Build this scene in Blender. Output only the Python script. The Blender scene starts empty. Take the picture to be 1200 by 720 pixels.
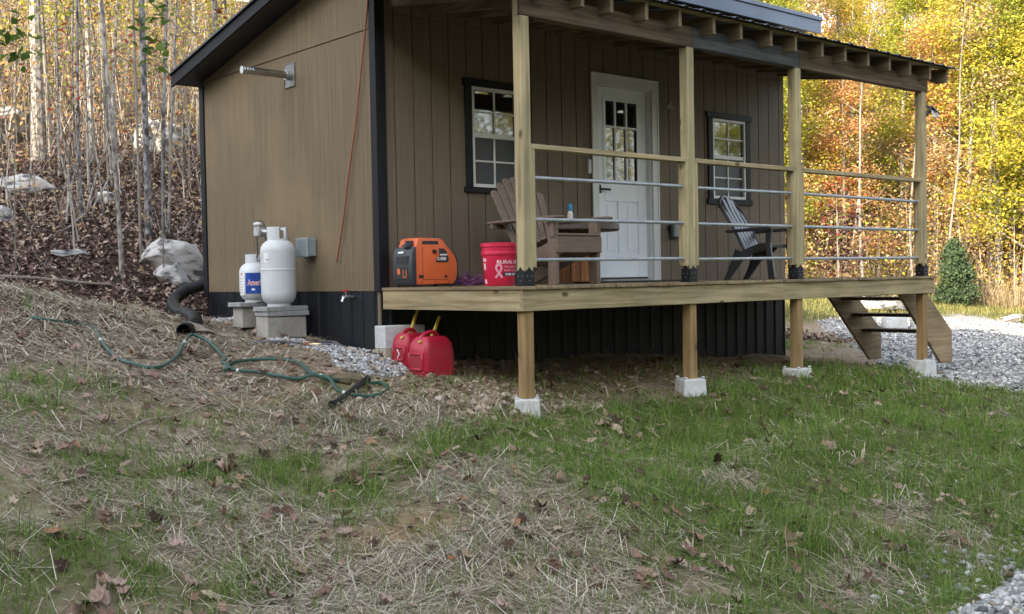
import bpy, bmesh, math, random
import numpy as np
from mathutils import Vector, Matrix

# ---------------------------------------------------------------- camera, sky, sun, exposure
SC = bpy.context.scene
COL = SC.collection
cam_d = bpy.data.cameras.new('camera'); cam = bpy.data.objects.new('camera', cam_d); COL.objects.link(cam)
cam_d.sensor_width = 36; cam_d.lens = 38.54; cam_d.clip_end = 2000; cam_d.clip_start = .05
_R = Vector((0.753709, -0.656947, -0.018544)); _U = Vector((0.031341, 0.007744, 0.999479)); _F = Vector((0.656460, 0.753897, -0.026426))
cam.matrix_world = Matrix(((_R.x, _U.x, -_F.x, -5.453), (_R.y, _U.y, -_F.y, -8.013), (_R.z, _U.z, -_F.z, 0.088), (0, 0, 0, 1)))
SC.camera = cam
SUN_EL = math.radians(24); SUN_AZ = (-.977, -.21)
S = Vector((SUN_AZ[0]*math.cos(SUN_EL), SUN_AZ[1]*math.cos(SUN_EL), math.sin(SUN_EL)))
W = bpy.data.worlds.new('World'); SC.world = W; W.use_nodes = True
nt = W.node_tree; bg = nt.nodes['Background']; sky = nt.nodes.new('ShaderNodeTexSky'); sky.sky_type = 'NISHITA'; sky.sun_disc = False
sky.sun_elevation = SUN_EL; sky.sun_rotation = math.atan2(S.x, S.y); sky.dust_density = 2.0
hs = nt.nodes.new('ShaderNodeHueSaturation'); hs.inputs['Saturation'].default_value = .5
nt.links.new(sky.outputs[0], hs.inputs['Color']); nt.links.new(hs.outputs[0], bg.inputs[0]); bg.inputs[1].default_value = .15
sd = bpy.data.lights.new('sun', 'SUN'); sd.energy = 2.8; sd.angle = math.radians(.5); sd.color = (1, .86, .66)
sun = bpy.data.objects.new('sun', sd); COL.objects.link(sun); sun.rotation_euler = S.to_track_quat('Z', 'Y').to_euler(); sun.location = (-20, -5, 30)
SC.view_settings.view_transform = 'Standard'; SC.view_settings.look = 'None'; SC.view_settings.gamma = 1; SC.view_settings.exposure = 2.4
SC.cycles.max_bounces = 8; SC.cycles.transparent_max_bounces = 8; SC.cycles.use_denoising = True

rnd = random.Random(7); NR = np.random.RandomState(11)
PI = math.pi

# ---------------------------------------------------------------- helpers
def thing(name, label, cat, loc=(0, 0, 0), rz=0, group=None):
    o = bpy.data.objects.new(name, None); COL.objects.link(o); o.location = loc; o.rotation_euler = (0, 0, rz); o.empty_display_size = .1
    o['label'] = label; o['category'] = cat
    if group: o['group'] = group
    return o
def tag(o, label, cat, group=None):
    o['label'] = label; o['category'] = cat
    if group: o['group'] = group
    return o
def copy_tree(o, parent=None):
    c = o.copy(); COL.objects.link(c)
    if parent: c.parent = parent
    for ch in o.children: copy_tree(ch, c)
    return c

class MB:
    def __init__(s): s.v = []; s.f = []
    def add(s, vs, fs):
        n = len(s.v); s.v += [tuple(map(float, p)) for p in vs]; s.f += [tuple(i+n for i in f) for f in fs]; return s
    def hexa(s, p): return s.add(p, [(0, 3, 2, 1), (4, 5, 6, 7), (0, 1, 5, 4), (1, 2, 6, 5), (2, 3, 7, 6), (3, 0, 4, 7)])
    def box(s, x0, x1, y0, y1, z0, z1): return s.hexa([(x0, y0, z0), (x1, y0, z0), (x1, y1, z0), (x0, y1, z0), (x0, y0, z1), (x1, y0, z1), (x1, y1, z1), (x0, y1, z1)])
    def cbox(s, c, d, rz=0, rx=0, ry=0):
        m = Matrix.Rotation(rz, 4, 'Z') @ Matrix.Rotation(ry, 4, 'Y') @ Matrix.Rotation(rx, 4, 'X'); c = Vector(c)
        h = [Vector((a*d[0]/2, b*d[1]/2, e*d[2]/2)) for e in (-1, 1) for a, b in ((-1, -1), (1, -1), (1, 1), (-1, 1))]
        return s.hexa([c + m @ q for q in h])
    def bar(s, a, b, w, t, up=(0, 0, 1)):
        a = Vector(a); b = Vector(b); d = (b-a).normalized(); sd = d.cross(Vector(up)).normalized()*w/2; u = sd.normalized().cross(d)*t/2
        return s.hexa([a-sd-u, a+sd-u, b+sd-u, b-sd-u, a-sd+u, a+sd+u, b+sd+u, b-sd+u])
    def tube(s, pts, r, n=10, cap=True):
        pts = [Vector(p) for p in pts]; m = len(pts); rs = r if isinstance(r, (list, tuple)) else [r]*m
        t0 = (pts[1]-pts[0]).normalized(); a = t0.orthogonal().normalized(); base = len(s.v); vs = []; fs = []
        for i in range(m):
            t = (pts[min(i+1, m-1)]-pts[max(i-1, 0)]).normalized()
            a = (a - t*a.dot(t)); a = a.normalized() if a.length > 1e-6 else t.orthogonal().normalized(); b = t.cross(a)
            for k in range(n):
                w = 2*PI*k/n; vs.append(pts[i]+(a*math.cos(w)+b*math.sin(w))*rs[i])
        for i in range(m-1):
            for k in range(n): fs.append((i*n+k, i*n+(k+1) % n, (i+1)*n+(k+1) % n, (i+1)*n+k))
        if cap: fs.append(tuple(range(n-1, -1, -1))); fs.append(tuple((m-1)*n+k for k in range(n)))
        return s.add(vs, fs)
    def lathe(s, prof, n=28, c=(0, 0, 0)):
        vs = []; fs = []
        for r, z in prof:
            for k in range(n): w = 2*PI*k/n; vs.append((c[0]+r*math.cos(w), c[1]+r*math.sin(w), c[2]+z))
        for i in range(len(prof)-1):
            for k in range(n): fs.append((i*n+k, i*n+(k+1) % n, (i+1)*n+(k+1) % n, (i+1)*n+k))
        fs.append(tuple(range(n-1, -1, -1))); fs.append(tuple((len(prof)-1)*n+k for k in range(n)))
        return s.add(vs, fs)
    def prism(s, poly, a, b, axis='y'):
        # poly: 2-D outline; extruded from a to b along axis
        n = len(poly)
        def P(u, v, w): return {'y': (u, w, v), 'x': (w, u, v), 'z': (u, v, w)}[axis]
        vs = [P(u, v, a) for u, v in poly]+[P(u, v, b) for u, v in poly]
        fs = [tuple(range(n)), tuple(range(2*n-1, n-1, -1))]+[(i, i+n, (i+1) % n+n, (i+1) % n) for i in range(n)]
        return s.add(vs, fs)
    def move(s, m): s.v = [tuple(m @ Vector(p)) for p in s.v]; return s
    def build(s, name, m, parent=None, bevel=0, smooth=False, label=None, seg=1, fix=True):
        me = bpy.data.meshes.new(name); me.from_pydata(s.v, [], s.f)
        if bevel or fix:
            bm = bmesh.new(); bm.from_mesh(me)
            bmesh.ops.recalc_face_normals(bm, faces=bm.faces)
            if bevel:
                ed = [e for e in bm.edges if len(e.link_faces) == 2 and e.calc_face_angle(0) > .5]
                bmesh.ops.bevel(bm, geom=ed, offset=bevel, segments=seg, profile=.6, affect='EDGES', clamp_overlap=True)
            bm.to_mesh(me); bm.free()
        if smooth:
            me.shade_smooth(); me.set_sharp_from_angle(angle=math.radians(38 if smooth is True else smooth))
        if m: me.materials.append(m)
        o = bpy.data.objects.new(name, me); COL.objects.link(o)
        if parent: o.parent = parent
        if label: o['label'] = label
        return o

def npmesh(name, V, Fl, nper, m, smooth=False):
    """numpy vertices, flat loop index list, loops per face (int or array)"""
    me = bpy.data.meshes.new(name); me.vertices.add(len(V)); me.vertices.foreach_set('co', np.asarray(V, np.float32).ravel())
    Fl = np.asarray(Fl, np.int32).ravel(); cnt = np.full(len(Fl)//nper, nper, np.int32) if np.isscalar(nper) else np.asarray(nper, np.int32)
    me.loops.add(len(Fl)); me.loops.foreach_set('vertex_index', Fl)
    me.polygons.add(len(cnt)); me.polygons.foreach_set('loop_start', np.r_[0, np.cumsum(cnt)[:-1]].astype(np.int32))
    me.polygons.foreach_set('loop_total', cnt)
    if smooth: me.polygons.foreach_set('use_smooth', np.ones(len(cnt), bool))
    me.update(calc_edges=True); me.materials.append(m); return me
def npobj(name, me, parent=None):
    o = bpy.data.objects.new(name, me); COL.objects.link(o)
    if parent: o.parent = parent
    return o

# ---------------------------------------------------------------- materials
def newmat(name):
    m = bpy.data.materials.new(name); m.use_nodes = True; return m, m.node_tree, m.node_tree.nodes['Principled BSDF']
def ramp(nt, fac, stops, interp='LINEAR'):
    r = nt.nodes.new('ShaderNodeValToRGB'); cr = r.color_ramp; cr.interpolation = interp
    while len(cr.elements) < len(stops): cr.elements.new(.5)
    for e, (p, c) in zip(cr.elements, stops): e.position = p; e.color = (*c, 1)
    nt.links.new(fac, r.inputs[0]); return r
def noise(nt, scale, detail=4, mapscale=None, coord='Object', rough=.55):
    tc = nt.nodes.new('ShaderNodeTexCoord'); src = tc.outputs[coord]
    if mapscale:
        mp = nt.nodes.new('ShaderNodeMapping'); mp.inputs['Scale'].default_value = mapscale; nt.links.new(src, mp.inputs[0]); src = mp.outputs[0]
    n = nt.nodes.new('ShaderNodeTexNoise'); n.inputs['Scale'].default_value = scale; n.inputs['Detail'].default_value = detail; n.inputs['Roughness'].default_value = rough
    nt.links.new(src, n.inputs['Vector']); return n
def mix(nt, a, b, fac, mode='MIX'):
    x = nt.nodes.new('ShaderNodeMix'); x.data_type = 'RGBA'; x.blend_type = mode
    for sck, v in ((x.inputs[0], fac), (x.inputs[6], a), (x.inputs[7], b)):
        if hasattr(v, 'links'): nt.links.new(v, sck)
        else: sck.default_value = v if not isinstance(v, tuple) else (*v, 1)
    return x.outputs[2]
def bump(nt, b, h, strength=.3, dist=.01):
    bp = nt.nodes.new('ShaderNodeBump'); bp.inputs['Strength'].default_value = strength; bp.inputs['Distance'].default_value = dist
    nt.links.new(h, bp.inputs['Height']); nt.links.new(bp.outputs[0], b.inputs['Normal'])
def noisy(name, c1, c2, scale=8, mapscale=None, rough=.6, metal=0, bmp=0, lo=.3, hi=.7, detail=5, spec=.5, dirt=None, coat=0):
    m, nt, b = newmat(name); n = noise(nt, scale, detail, mapscale); r = ramp(nt, n.outputs[0], [(lo, c1), (hi, c2)]); out = r.outputs[0]
    if dirt:
        n2 = noise(nt, dirt[1], 6); r2 = ramp(nt, n2.outputs[0], [(.48, (0, 0, 0)), (.72, (1, 1, 1))]); f = nt.nodes.new('ShaderNodeMath'); f.operation = 'MULTIPLY'
        nt.links.new(r2.outputs[0], f.inputs[0]); f.inputs[1].default_value = dirt[2]; out = mix(nt, out, dirt[0], f.outputs[0])
    nt.links.new(out, b.inputs['Base Color']); b.inputs['Roughness'].default_value = rough; b.inputs['Metallic'].default_value = metal
    b.inputs['Specular IOR Level'].default_value = spec; b.inputs['Coat Weight'].default_value = coat
    if bmp: bump(nt, b, n.outputs[0], bmp)
    return m
def wood(name, axis, c1, c2, c3, rough=.75, knots=True, scale=1.0):
    m, nt, b = newmat(name); sc = [26*scale, 26*scale, 26*scale]; sc['xyz'.index(axis)] = 1.3*scale
    n = noise(nt, 1.0, 6, sc); n.inputs['Distortion'].default_value = .6
    r = ramp(nt, n.outputs[0], [(.28, c1), (.5, c2), (.72, c3)]); out = r.outputs[0]
    n3 = noise(nt, 2.2, 3); out = mix(nt, out, (.62, .66, .55), .5, 'MULTIPLY') if False else out
    r3 = ramp(nt, n3.outputs[0], [(.35, (.8, .8, .78)), (.65, (1.08, 1.06, 1.0))]); out = mix(nt, out, r3.outputs[0], 1.0, 'MULTIPLY')
    if knots:
        tc = nt.nodes.new('ShaderNodeTexCoord'); mp = nt.nodes.new('ShaderNodeMapping'); s2 = [1, 1, 1]; s2['xyz'.index(axis)] = .55; mp.inputs['Scale'].default_value = s2
        vo = nt.nodes.new('ShaderNodeTexVoronoi'); vo.inputs['Scale'].default_value = 5.5*scale; nt.links.new(tc.outputs['Object'], mp.inputs[0]); nt.links.new(mp.outputs[0], vo.inputs['Vector'])
        rk = ramp(nt, vo.outputs['Distance'], [(.07, (1, 1, 1)), (.14, (0, 0, 0))]); out = mix(nt, out, (.10, .065, .035), rk.outputs[0])
    nt.links.new(out, b.inputs['Base Color']); b.inputs['Roughness'].default_value = rough; b.inputs['Specular IOR Level'].default_value = .25
    bump(nt, b, n.outputs[0], .25, .004); return m
def island(name, stops, trans=.0, rough=.8, varnoise=None, clump=0):
    """colour picked per loose piece (leaf, straw, stone)"""
    m, nt, b = newmat(name); g = nt.nodes.new('ShaderNodeNewGeometry'); fac = g.outputs['Random Per Island']
    if clump:
        n0 = noise(nt, clump, 2); mr = nt.nodes.new('ShaderNodeMapRange'); mr.inputs[1].default_value = .3; mr.inputs[2].default_value = .7; nt.links.new(n0.outputs[0], mr.inputs[0])
        mf = nt.nodes.new('ShaderNodeMix'); mf.inputs[0].default_value = .4; nt.links.new(fac, mf.inputs[2]); nt.links.new(mr.outputs[0], mf.inputs[3]); fac = mf.outputs[0]
    r = ramp(nt, fac, stops); out = r.outputs[0]
    if varnoise:
        n = noise(nt, varnoise, 3); r2 = ramp(nt, n.outputs[0], [(.3, (.6, .6, .6)), (.7, (1.25, 1.25, 1.25))]); out = mix(nt, out, r2.outputs[0], 1.0, 'MULTIPLY')
    nt.links.new(out, b.inputs['Base Color']); b.inputs['Roughness'].default_value = rough; b.inputs['Specular IOR Level'].default_value = .2
    if trans:
        t = nt.nodes.new('ShaderNodeBsdfTranslucent'); nt.links.new(out, t.inputs[0]); ms = nt.nodes.new('ShaderNodeMixShader'); ms.inputs[0].default_value = trans
        nt.links.new(b.outputs[0], ms.inputs[1]); nt.links.new(t.outputs[0], ms.inputs[2]); nt.links.new(ms.outputs[0], nt.nodes['Material Output'].inputs[0])
    return m
def plain(name, c, rough=.5, metal=0, spec=.5, coat=0):
    d = tuple(x*.82 for x in c); return noisy(name, d, c, 14, None, rough, metal, 0, .3, .62, 4, spec, None, coat)
# ---------------------------------------------------------------- terrain height
CP = np.array([(-4.14,-3.45,-1.25),(-3.93,-2.71,-0.99),(-3.63,-1.65,-0.75),(-3.02,0.47,-0.38),(-2.41,2.59,0.03),(-1.19,6.84,0.87),(0.03,11.08,1.94),(1.24,15.32,3.00),(3.68,23.81,5.20),(7.33,36.54,11.00),
(-3.56,-3.70,-1.35),(-2.92,-2.26,-0.98),(-2.08,-0.35,-0.62),(-1.72,1.34,-0.33),(-0.21,5.98,0.75),(1.29,9.98,1.85),(2.79,13.97,2.90),(5.79,21.97,5.20),(10.29,33.96,11.00),(0.06,4.16,-0.04),(1.09,6.17,0.80),(2.68,9.43,1.80),(4.34,12.62,2.90),(7.90,20.13,5.20),
(-2.24,-4.32,-1.44),(-2.76,-3.73,-1.40),(-2.11,-2.70,-1.13),(-1.41,-1.59,-0.88),(-0.67,-0.78,-0.72),(-1.38,-3.34,-1.18),(-0.66,-2.51,-1.04),(-1.29,-5.01,-1.50),(0.37,-3.81,-1.30),(2.04,-2.61,-1.13),(-0.01,-5.60,-1.62),(2.11,-4.66,-1.42),(4.63,-3.54,-1.22),(4.67,-2.25,-1.06),(8.26,-1.40,-1.12),
(14.62,1.68,-1.10),(20.98,4.75,-0.95),(26.86,7.58,-0.75),(12.65,4.06,-1.00),(20.40,9.23,-0.60),(38.61,13.26,4.00),(53.30,20.35,12.00),(33.33,17.86,5.00),(46.26,26.48,12.00),(28.80,5.90,-0.60),(46.44,13.06,6.00),
(0,0,-.57),(0,.66,-.49),(-.35,1.3,-.46),(-.3,1.9,-.37),(0,3.4,-.29),(.1,-1.8,-.985),(2,-1.8,-.965),(3.6,-1.85,-.935),(6,-1.8,-1.08),(.1,-.7,-.77),(2,-.6,-.80),(4.5,-.5,-.84),(6.2,.5,-.95),
(-5.45,-8,-1.60),(5,-12,-2.2),(15,-10,-1.9),(-10,-14,-1.6),(-9,-4,-1.2),(-8,2,-.2),(-10,8,.8),(-14,15,2.2),(-20,25,4),(-25,10,2),(30,-20,-2.5),(60,-20,-1),(60,0,6),(20,30,7),(0,45,13),(30,50,16),(60,50,20),(-30,50,10),(9,6,-.3),(12,12,1.5),(6,5.5,.3)])
def _k(d2): return np.sqrt(d2+.2)
_n=len(CP);_A=np.zeros((_n+3,_n+3))
_A[:_n,:_n]=-_k(((CP[:,None,:2]-CP[None,:,:2])**2).sum(-1))+np.eye(_n)*.02
_A[:_n,_n]=1;_A[:_n,_n+1:]=CP[:,:2];_A[_n:,:_n]=_A[:_n,_n:].T
_W=np.linalg.solve(_A,np.r_[CP[:,2],0,0,0])
def sst(t): t=np.clip(t,0,1); return t*t*(3-2*t)
_rs=np.random.RandomState(5)
_WV=[(f*np.cos(a),f*np.sin(a),p,amp) for f,amp,n in ((2.2,.012,5),(5.5,.007,6),(14,.0035,8)) for a,p in zip(_rs.rand(n)*6.28,_rs.rand(n)*6.28)]
def gz(x,y):
    x=np.asarray(x,float);y=np.asarray(y,float);sh=x.shape;x=x.ravel();y=y.ravel();out=np.empty(x.size)
    xc=np.clip(x,-40,75);yc=np.clip(y,-40,65)
    for i in range(0,x.size,20000):
        X=xc[i:i+20000];Y=yc[i:i+20000]
        d2=(X[:,None]-CP[None,:,0])**2+(Y[:,None]-CP[None,:,1])**2
        out[i:i+20000]=-_k(d2)@_W[:_n]+_W[_n]+_W[_n+1]*X+_W[_n+2]*Y
    out+=20*sst((-9-x)/20)*(1-sst((y-3)/7))  # unseen ridge to the left, shaped to keep direct sun off the cabin
    # rubble mound round the first post, low hump on the lawn
    out+=.10*np.exp(-(((x-.05)/.75)**2+((y+1.55)/.45)**2))+.10*np.exp(-(((x-2.0)/1.2)**2+((y+3.4)/.5)**2))
    out+=7*sst((-13-y)/13)*sst((x+14)/4)  # unseen hill facing the porch, added to block low sky and darken reflections
    for a,b,p,m in _WV: out+=m*np.sin(a*x+b*y+p)
    return out.reshape(sh)
# ---------------------------------------------------------------- ground cover masks (world metres)
def blobs(x, y, L):
    o = np.zeros_like(x)
    for cx, cy, rx, ry, w in L: o = o + w*np.exp(-(((x-cx)/rx)**2+((y-cy)/ry)**2))
    return o
_pw = [(f*np.cos(a), f*np.sin(a), p) for f, a, p in [(1.7, .3, 1), (2.6, 2.1, 4), (4.1, 1.2, 2.2), (6.3, 2.7, .4), (9.1, .9, 5.1), (3.3, 1.7, 3.3), (13, .5, .3), (17, 2.4, 1.3)]]
def patch(x, y): return sum(np.sin(a*x+b*y+p)/(1+.12*i) for i, (a, b, p) in enumerate(_pw))/4.2
STRAW = [(-1.39, 1.25, .9, .6, .7), (-.91, -1.66, .8, .3, 1.0), (-1.94, -3.68, .45, .4, .85), (-1.83, -4.13, .6, .45, .9), (-2.59, -3.78, .45, .4, .8), (.18, -3.6, .28, .14, 1.1),
         (.84, -4.53, .34, .18, 1.0), (.65, -4.96, .3, .2, .9), (-.48, -4.93, .3, .16, 1.1), (-2.61, -3.1, .5, .3, .8), (-1.3, -2.95, .5, .25, .55), (2.0, -2.9, .5, .12, .7), (-.2, -3.0, .45, .12, .6), (1.3, -3.3, .5, .12, .6)]
GRL = [(-2.99, -.51, .35, .25, .9), (-3.36, -1.0, .35, .3, .9), (-3.84, -3.02, .45, .4, .7), (-3.37, -3.38, .4, .3, .6), (-2.29, -2.94, .22, .25, .8), (-1.9, -2.53, .4, .25, .75), (-2.58, -1.18, .4, .22, .7),
       (-2.9, -3.3, .25, .25, .8), (-1.55, -.55, .3, .12, .6), (-3.2, -2.0, .4, .25, .6), (-2.6, -2.2, .35, .2, .45), (-1.0, -2.3, .5, .22, .8), (-2.45, 2.1, .3, .2, .5), (8.6, 1.5, .9, .35, 1.1), (7.4, .9, .7, .3, .8)]
DIRT = [(.05, -1.5, .9, .45, 1.0), (-2.1, -3.35, .35, .22, 1.0), (-1.95, -3.95, .22, .2, .9), (-.9, -1.3, .5, .2, .6), (-1.3, -.9, .45, .15, .6), (2.5, -1.0, 4, .6, 1), (5.5, -.8, 1.5, .55, .9), (-2.55, -3.35, .2, .2, .5), (.5, -4.6, .2, .12, .8), (.8, -3.95, .2, .1, .7)]
def m_gravel(x, y):
    j = .25*patch(x*1.3, y*1.3)
    edge = np.where(y > -2, 5.35+(y+2)*1.25, np.where(y > -2.6, 5.2, 5.2-1.15*(y+2.6)))
    g = sst((x-edge+j)/.35)*(1-sst((y-4.3-.5*j)/.6))*(1-sst((x-17.6-2*j-.25*y)/1.2))*sst((y+9+.2*x)/1.0)
    g2 = sst((blobs(x, y, [(.55, -5.5, .62, .17, 1.2), (-.35, -5.6, .5, .16, 1.2), (1.6, -5.45, .7, .3, 1.2)])+.25*j-.45)/.2)
    return np.maximum(g, g2)
def m_patch(x, y):   # the small grey gravel spill beside the wall
    j = .3*patch(x*3, y*3)
    return sst((blobs(x, y, [(-.40, 1.0, .28, .22, .9), (-.27, .45, .26, .3, 1), (-.22, 0, .24, .28, 1), (-.34, -.40, .32, .22, 1.05), (-.45, -.2, .22, .3, .7), (-.3, 2.35, .22, .22, .9)])+j*.5-.5)/.2)*(1-sst((x-.15)/.05))
def m_litter(x, y):
    ln = 3.2-.12*(x+2.2)+.35*patch(x, y)
    ln = np.where(x > -.3, ln-.3, ln)
    a = sst((y-ln)/.5)*(1-sst((x-8.5)/3))
    far = np.maximum(sst((x+.55*(y-6)-25.5)/3), sst((y-7.5)/3))
    beh = np.maximum(sst((-12-x)/4), sst((-11.5-y)/3))
    return np.clip(np.maximum(np.maximum(a, far), beh), 0, 1)
def m_grass(x, y):
    base = (.20+.86*sst((x+1.6-.10*(y+3))/1.2))*sst((-1.55-.28*sst((x-1)/3)*-1-y+.22*patch(x, y))/.35)*sst((x+4.9)/.5)
    farg = sst((x-17.5)/2)*(1-sst((x+.55*(y-6)-27)/4))*sst((y+1)/2)
    farg = np.maximum(farg, sst((y-4.2)/1)*sst((x-9)/2)*(1-sst((y-7.5)/2)))
    g = base+.62*blobs(x, y, GRL)-.62*blobs(x, y, STRAW)-.9*blobs(x, y, DIRT)
    g = np.clip(sst((g-.06+.34*patch(x*1.1, y*1.1)+.40*patch(x*3.3+2, y*3.3)+.30*patch(x*7+1, y*7))/.85), 0, 1)*(base+blobs(x, y, GRL) > .02)
    g = np.maximum(g, .24*sst((-y-.6)/.6)*sst((1.1+.5*patch(x*5, y*5))/1.2))
    g = np.maximum(g, farg)
    return g*(1-m_gravel(x, y))*(1-m_litter(x, y)*.95)*(1-m_patch(x, y))
def m_dirt(x, y): return np.clip(blobs(x, y, DIRT), 0, 1)

# ---------------------------------------------------------------- ground sheet
def axis(parts):
    a = [np.arange(s, e, d) for s, e, d in parts]; return np.concatenate(a)
gx = axis([(-400, -80, 40), (-80, -14, 3), (-14, -6, .4), (-6, 8, .07), (8, 24, .25), (24, 60, 1.2), (60, 120, 6), (120, 421, 40)])
gy = axis([(-400, -60, 40), (-60, -12, 3), (-12, -7, .4), (-7, 6.5, .07), (6.5, 26, .25), (26, 60, 1.2), (60, 120, 6), (120, 421, 40)])
GX, GY = np.meshgrid(gx, gy); GZ = gz(GX, GY)
nx, ny = len(gx), len(gy); idx = np.arange(nx*ny).reshape(ny, nx)
Q = np.stack([idx[:-1, :-1], idx[:-1, 1:], idx[1:, 1:], idx[1:, :-1]], -1).reshape(-1, 4)

m, nt, b = newmat('earth')
at = nt.nodes.new('ShaderNodeAttribute'); at.attribute_name = 'mask'; sp = nt.nodes.new('ShaderNodeSeparateColor'); nt.links.new(at.outputs['Color'], sp.inputs[0])
nb = noise(nt, 9, 8, None, 'Object', .7); nf = noise(nt, 70, 4); nl = noise(nt, 1.4, 5)
soil = ramp(nt, nb.outputs[0], [(.3, (.13, .095, .065)), (.5, (.24, .185, .13)), (.68, (.34, .275, .20))]).outputs[0]
orange = ramp(nt, nb.outputs[0], [(.3, (.19, .11, .06)), (.65, (.33, .215, .13))]).outputs[0]
lit = ramp(nt, nf.outputs[0], [(.3, (.02, .015, .013)), (.5, (.05, .034, .026)), (.7, (.10, .065, .048))]).outputs[0]
grn = ramp(nt, nb.outputs[0], [(.3, (.07, .075, .03)), (.7, (.13, .135, .055))]).outputs[0]
grv = ramp(nt, nf.outputs[0], [(.3, (.15, .15, .15)), (.7, (.4, .4, .4))]).outputs[0]
mo = nt.nodes.new('ShaderNodeMath'); mo.operation = 'MULTIPLY'; nt.links.new(at.outputs['Alpha'], mo.inputs[0]); nt.links.new(ramp(nt, nl.outputs[0], [(.35, (.2, .2, .2)), (.6, (1, 1, 1))]).outputs[0], mo.inputs[1])
o = mix(nt, soil, orange, mo.outputs[0]); o = mix(nt, o, grn, sp.outputs[2]); o = mix(nt, o, lit, sp.outputs[0]); o = mix(nt, o, grv, sp.outputs[1])
nt.links.new(o, b.inputs['Base Color']); b.inputs['Roughness'].default_value = .95; b.inputs['Specular IOR Level'].default_value = .1
bump(nt, b, nb.outputs[0], .8, .03); M_EARTH = m
me = npmesh('ground', np.stack([GX.ravel(), GY.ravel(), GZ.ravel()], -1), Q, 4, M_EARTH, True)
ca = me.attributes.new('mask', 'FLOAT_COLOR', 'POINT'); xx, yy = GX.ravel(), GY.ravel()
ca.data.foreach_set('color', np.stack([m_litter(xx, yy), np.maximum(m_gravel(xx, yy), m_patch(xx, yy)), m_grass(xx, yy), m_dirt(xx, yy)], -1).astype(np.float32).ravel())
ground = npobj('ground', me); ground['kind'] = 'structure'

# ---------------------------------------------------------------- ground cover stuff
CX, CY = -5.453, -8.013
def scatter(n, dens, dmin, dmax, wide=.62, extra=1.2, pw=1.0):
    """random ground points in the stretch of ground before the house, thinned by dens(x,y); nearer ground gets more"""
    xs = []; ys = []; tot = 0
    while tot < n:
        k = 60000; u = NR.rand(k); D = dmin+(dmax-dmin)*u**pw; s = (NR.rand(k)*2-1)*(wide*D+extra)
        keep = NR.rand(k) < (wide*D+extra)/(wide*dmax+extra)
        x = CX+D*.6565+s*.7537; y = CY+D*.7539-s*.6569
        keep &= NR.rand(k) < dens(x, y)
        keep &= ~((x > -.02) & (x < 6.1) & (y > -.02) & (y < 3.5))
        xs.append(x[keep]); ys.append(y[keep]); tot += keep.sum()
        if keep.sum() == 0: break
    x = np.concatenate(xs)[:n]; y = np.concatenate(ys)[:n]; return x, y
def ribbons(name, x, y, z0, L, w, az, lean, curl, m, seg=2, taper=True, lift=0, kink=None):
    """thin curved blades: lean = angle from upright at the root, growing by curl per segment"""
    n = len(x); P = np.stack([x, y, z0+lift], -1); d2 = np.stack([np.cos(az), np.sin(az)], -1); sd = np.stack([-np.sin(az), np.cos(az), np.zeros(n)], -1)
    rows = []; th = lean.copy()
    for i in range(seg+1):
        ww = w*(1-(i/seg)*.85 if taper else 1.0)/2
        rows.append(P-sd*ww[:, None]); rows.append(P+sd*ww[:, None])
        st = L/seg; P = P+np.stack([d2[:, 0]*np.sin(th)*st, d2[:, 1]*np.sin(th)*st, np.cos(th)*st], -1); th = th+curl
    V = np.stack(rows, 1); base = np.arange(n)[:, None]*(2*(seg+1))
    F = np.concatenate([base+np.array([[2*i, 2*i+1, 2*i+3, 2*i+2]]) for i in range(seg)], 1)
    return npmesh(name, V.reshape(-1, 3), F, 4, m)
def stuff(name, me): o = npobj(name, me); o['kind'] = 'stuff'; return o

M_GRASS = island('grass_blade', [(0, (.06, .115, .018)), (.3, (.105, .20, .028)), (.6, (.165, .275, .042)), (.84, (.235, .32, .065)), (.93, (.29, .27, .13)), (1, (.42, .38, .25))], .35, .6)
M_STRAW = island('straw_stalk', [(0, (.10, .075, .05)), (.2, (.24, .19, .13)), (.5, (.42, .355, .255)), (.85, (.66, .60, .48)), (1, (.18, .12, .075))], .1, .7)
M_LEAF = island('dead_leaf', [(0, (.04, .022, .016)), (.28, (.11, .06, .042)), (.48, (.22, .13, .098)), (.68, (.40, .28, .235)), (.82, (.25, .165, .10)), (.94, (.44, .35, .25)), (1, (.27, .11, .04))], .1, .75, 60)
M_LITTER = island('litter_leaf', [(0, (.028, .018, .015)), (.25, (.08, .048, .038)), (.5, (.16, .10, .08)), (.72, (.27, .18, .145)), (.88, (.42, .32, .26)), (.97, (.42, .33, .23)), (1, (.22, .11, .055))], .05, .75)
M_STONE = island('crushed_stone', [(0, (.10, .10, .105)), (.3, (.28, .28, .275)), (.6, (.42, .42, .415)), (.85, (.54, .535, .525)), (.95, (.66, .65, .62)), (1, (.30, .23, .16))], 0, .85, 40)
M_CLOD = island('clay_rubble', [(0, (.11, .075, .05)), (.4, (.22, .155, .105)), (.75, (.32, .245, .175)), (1, (.42, .36, .29))], 0, .95, 30)

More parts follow.
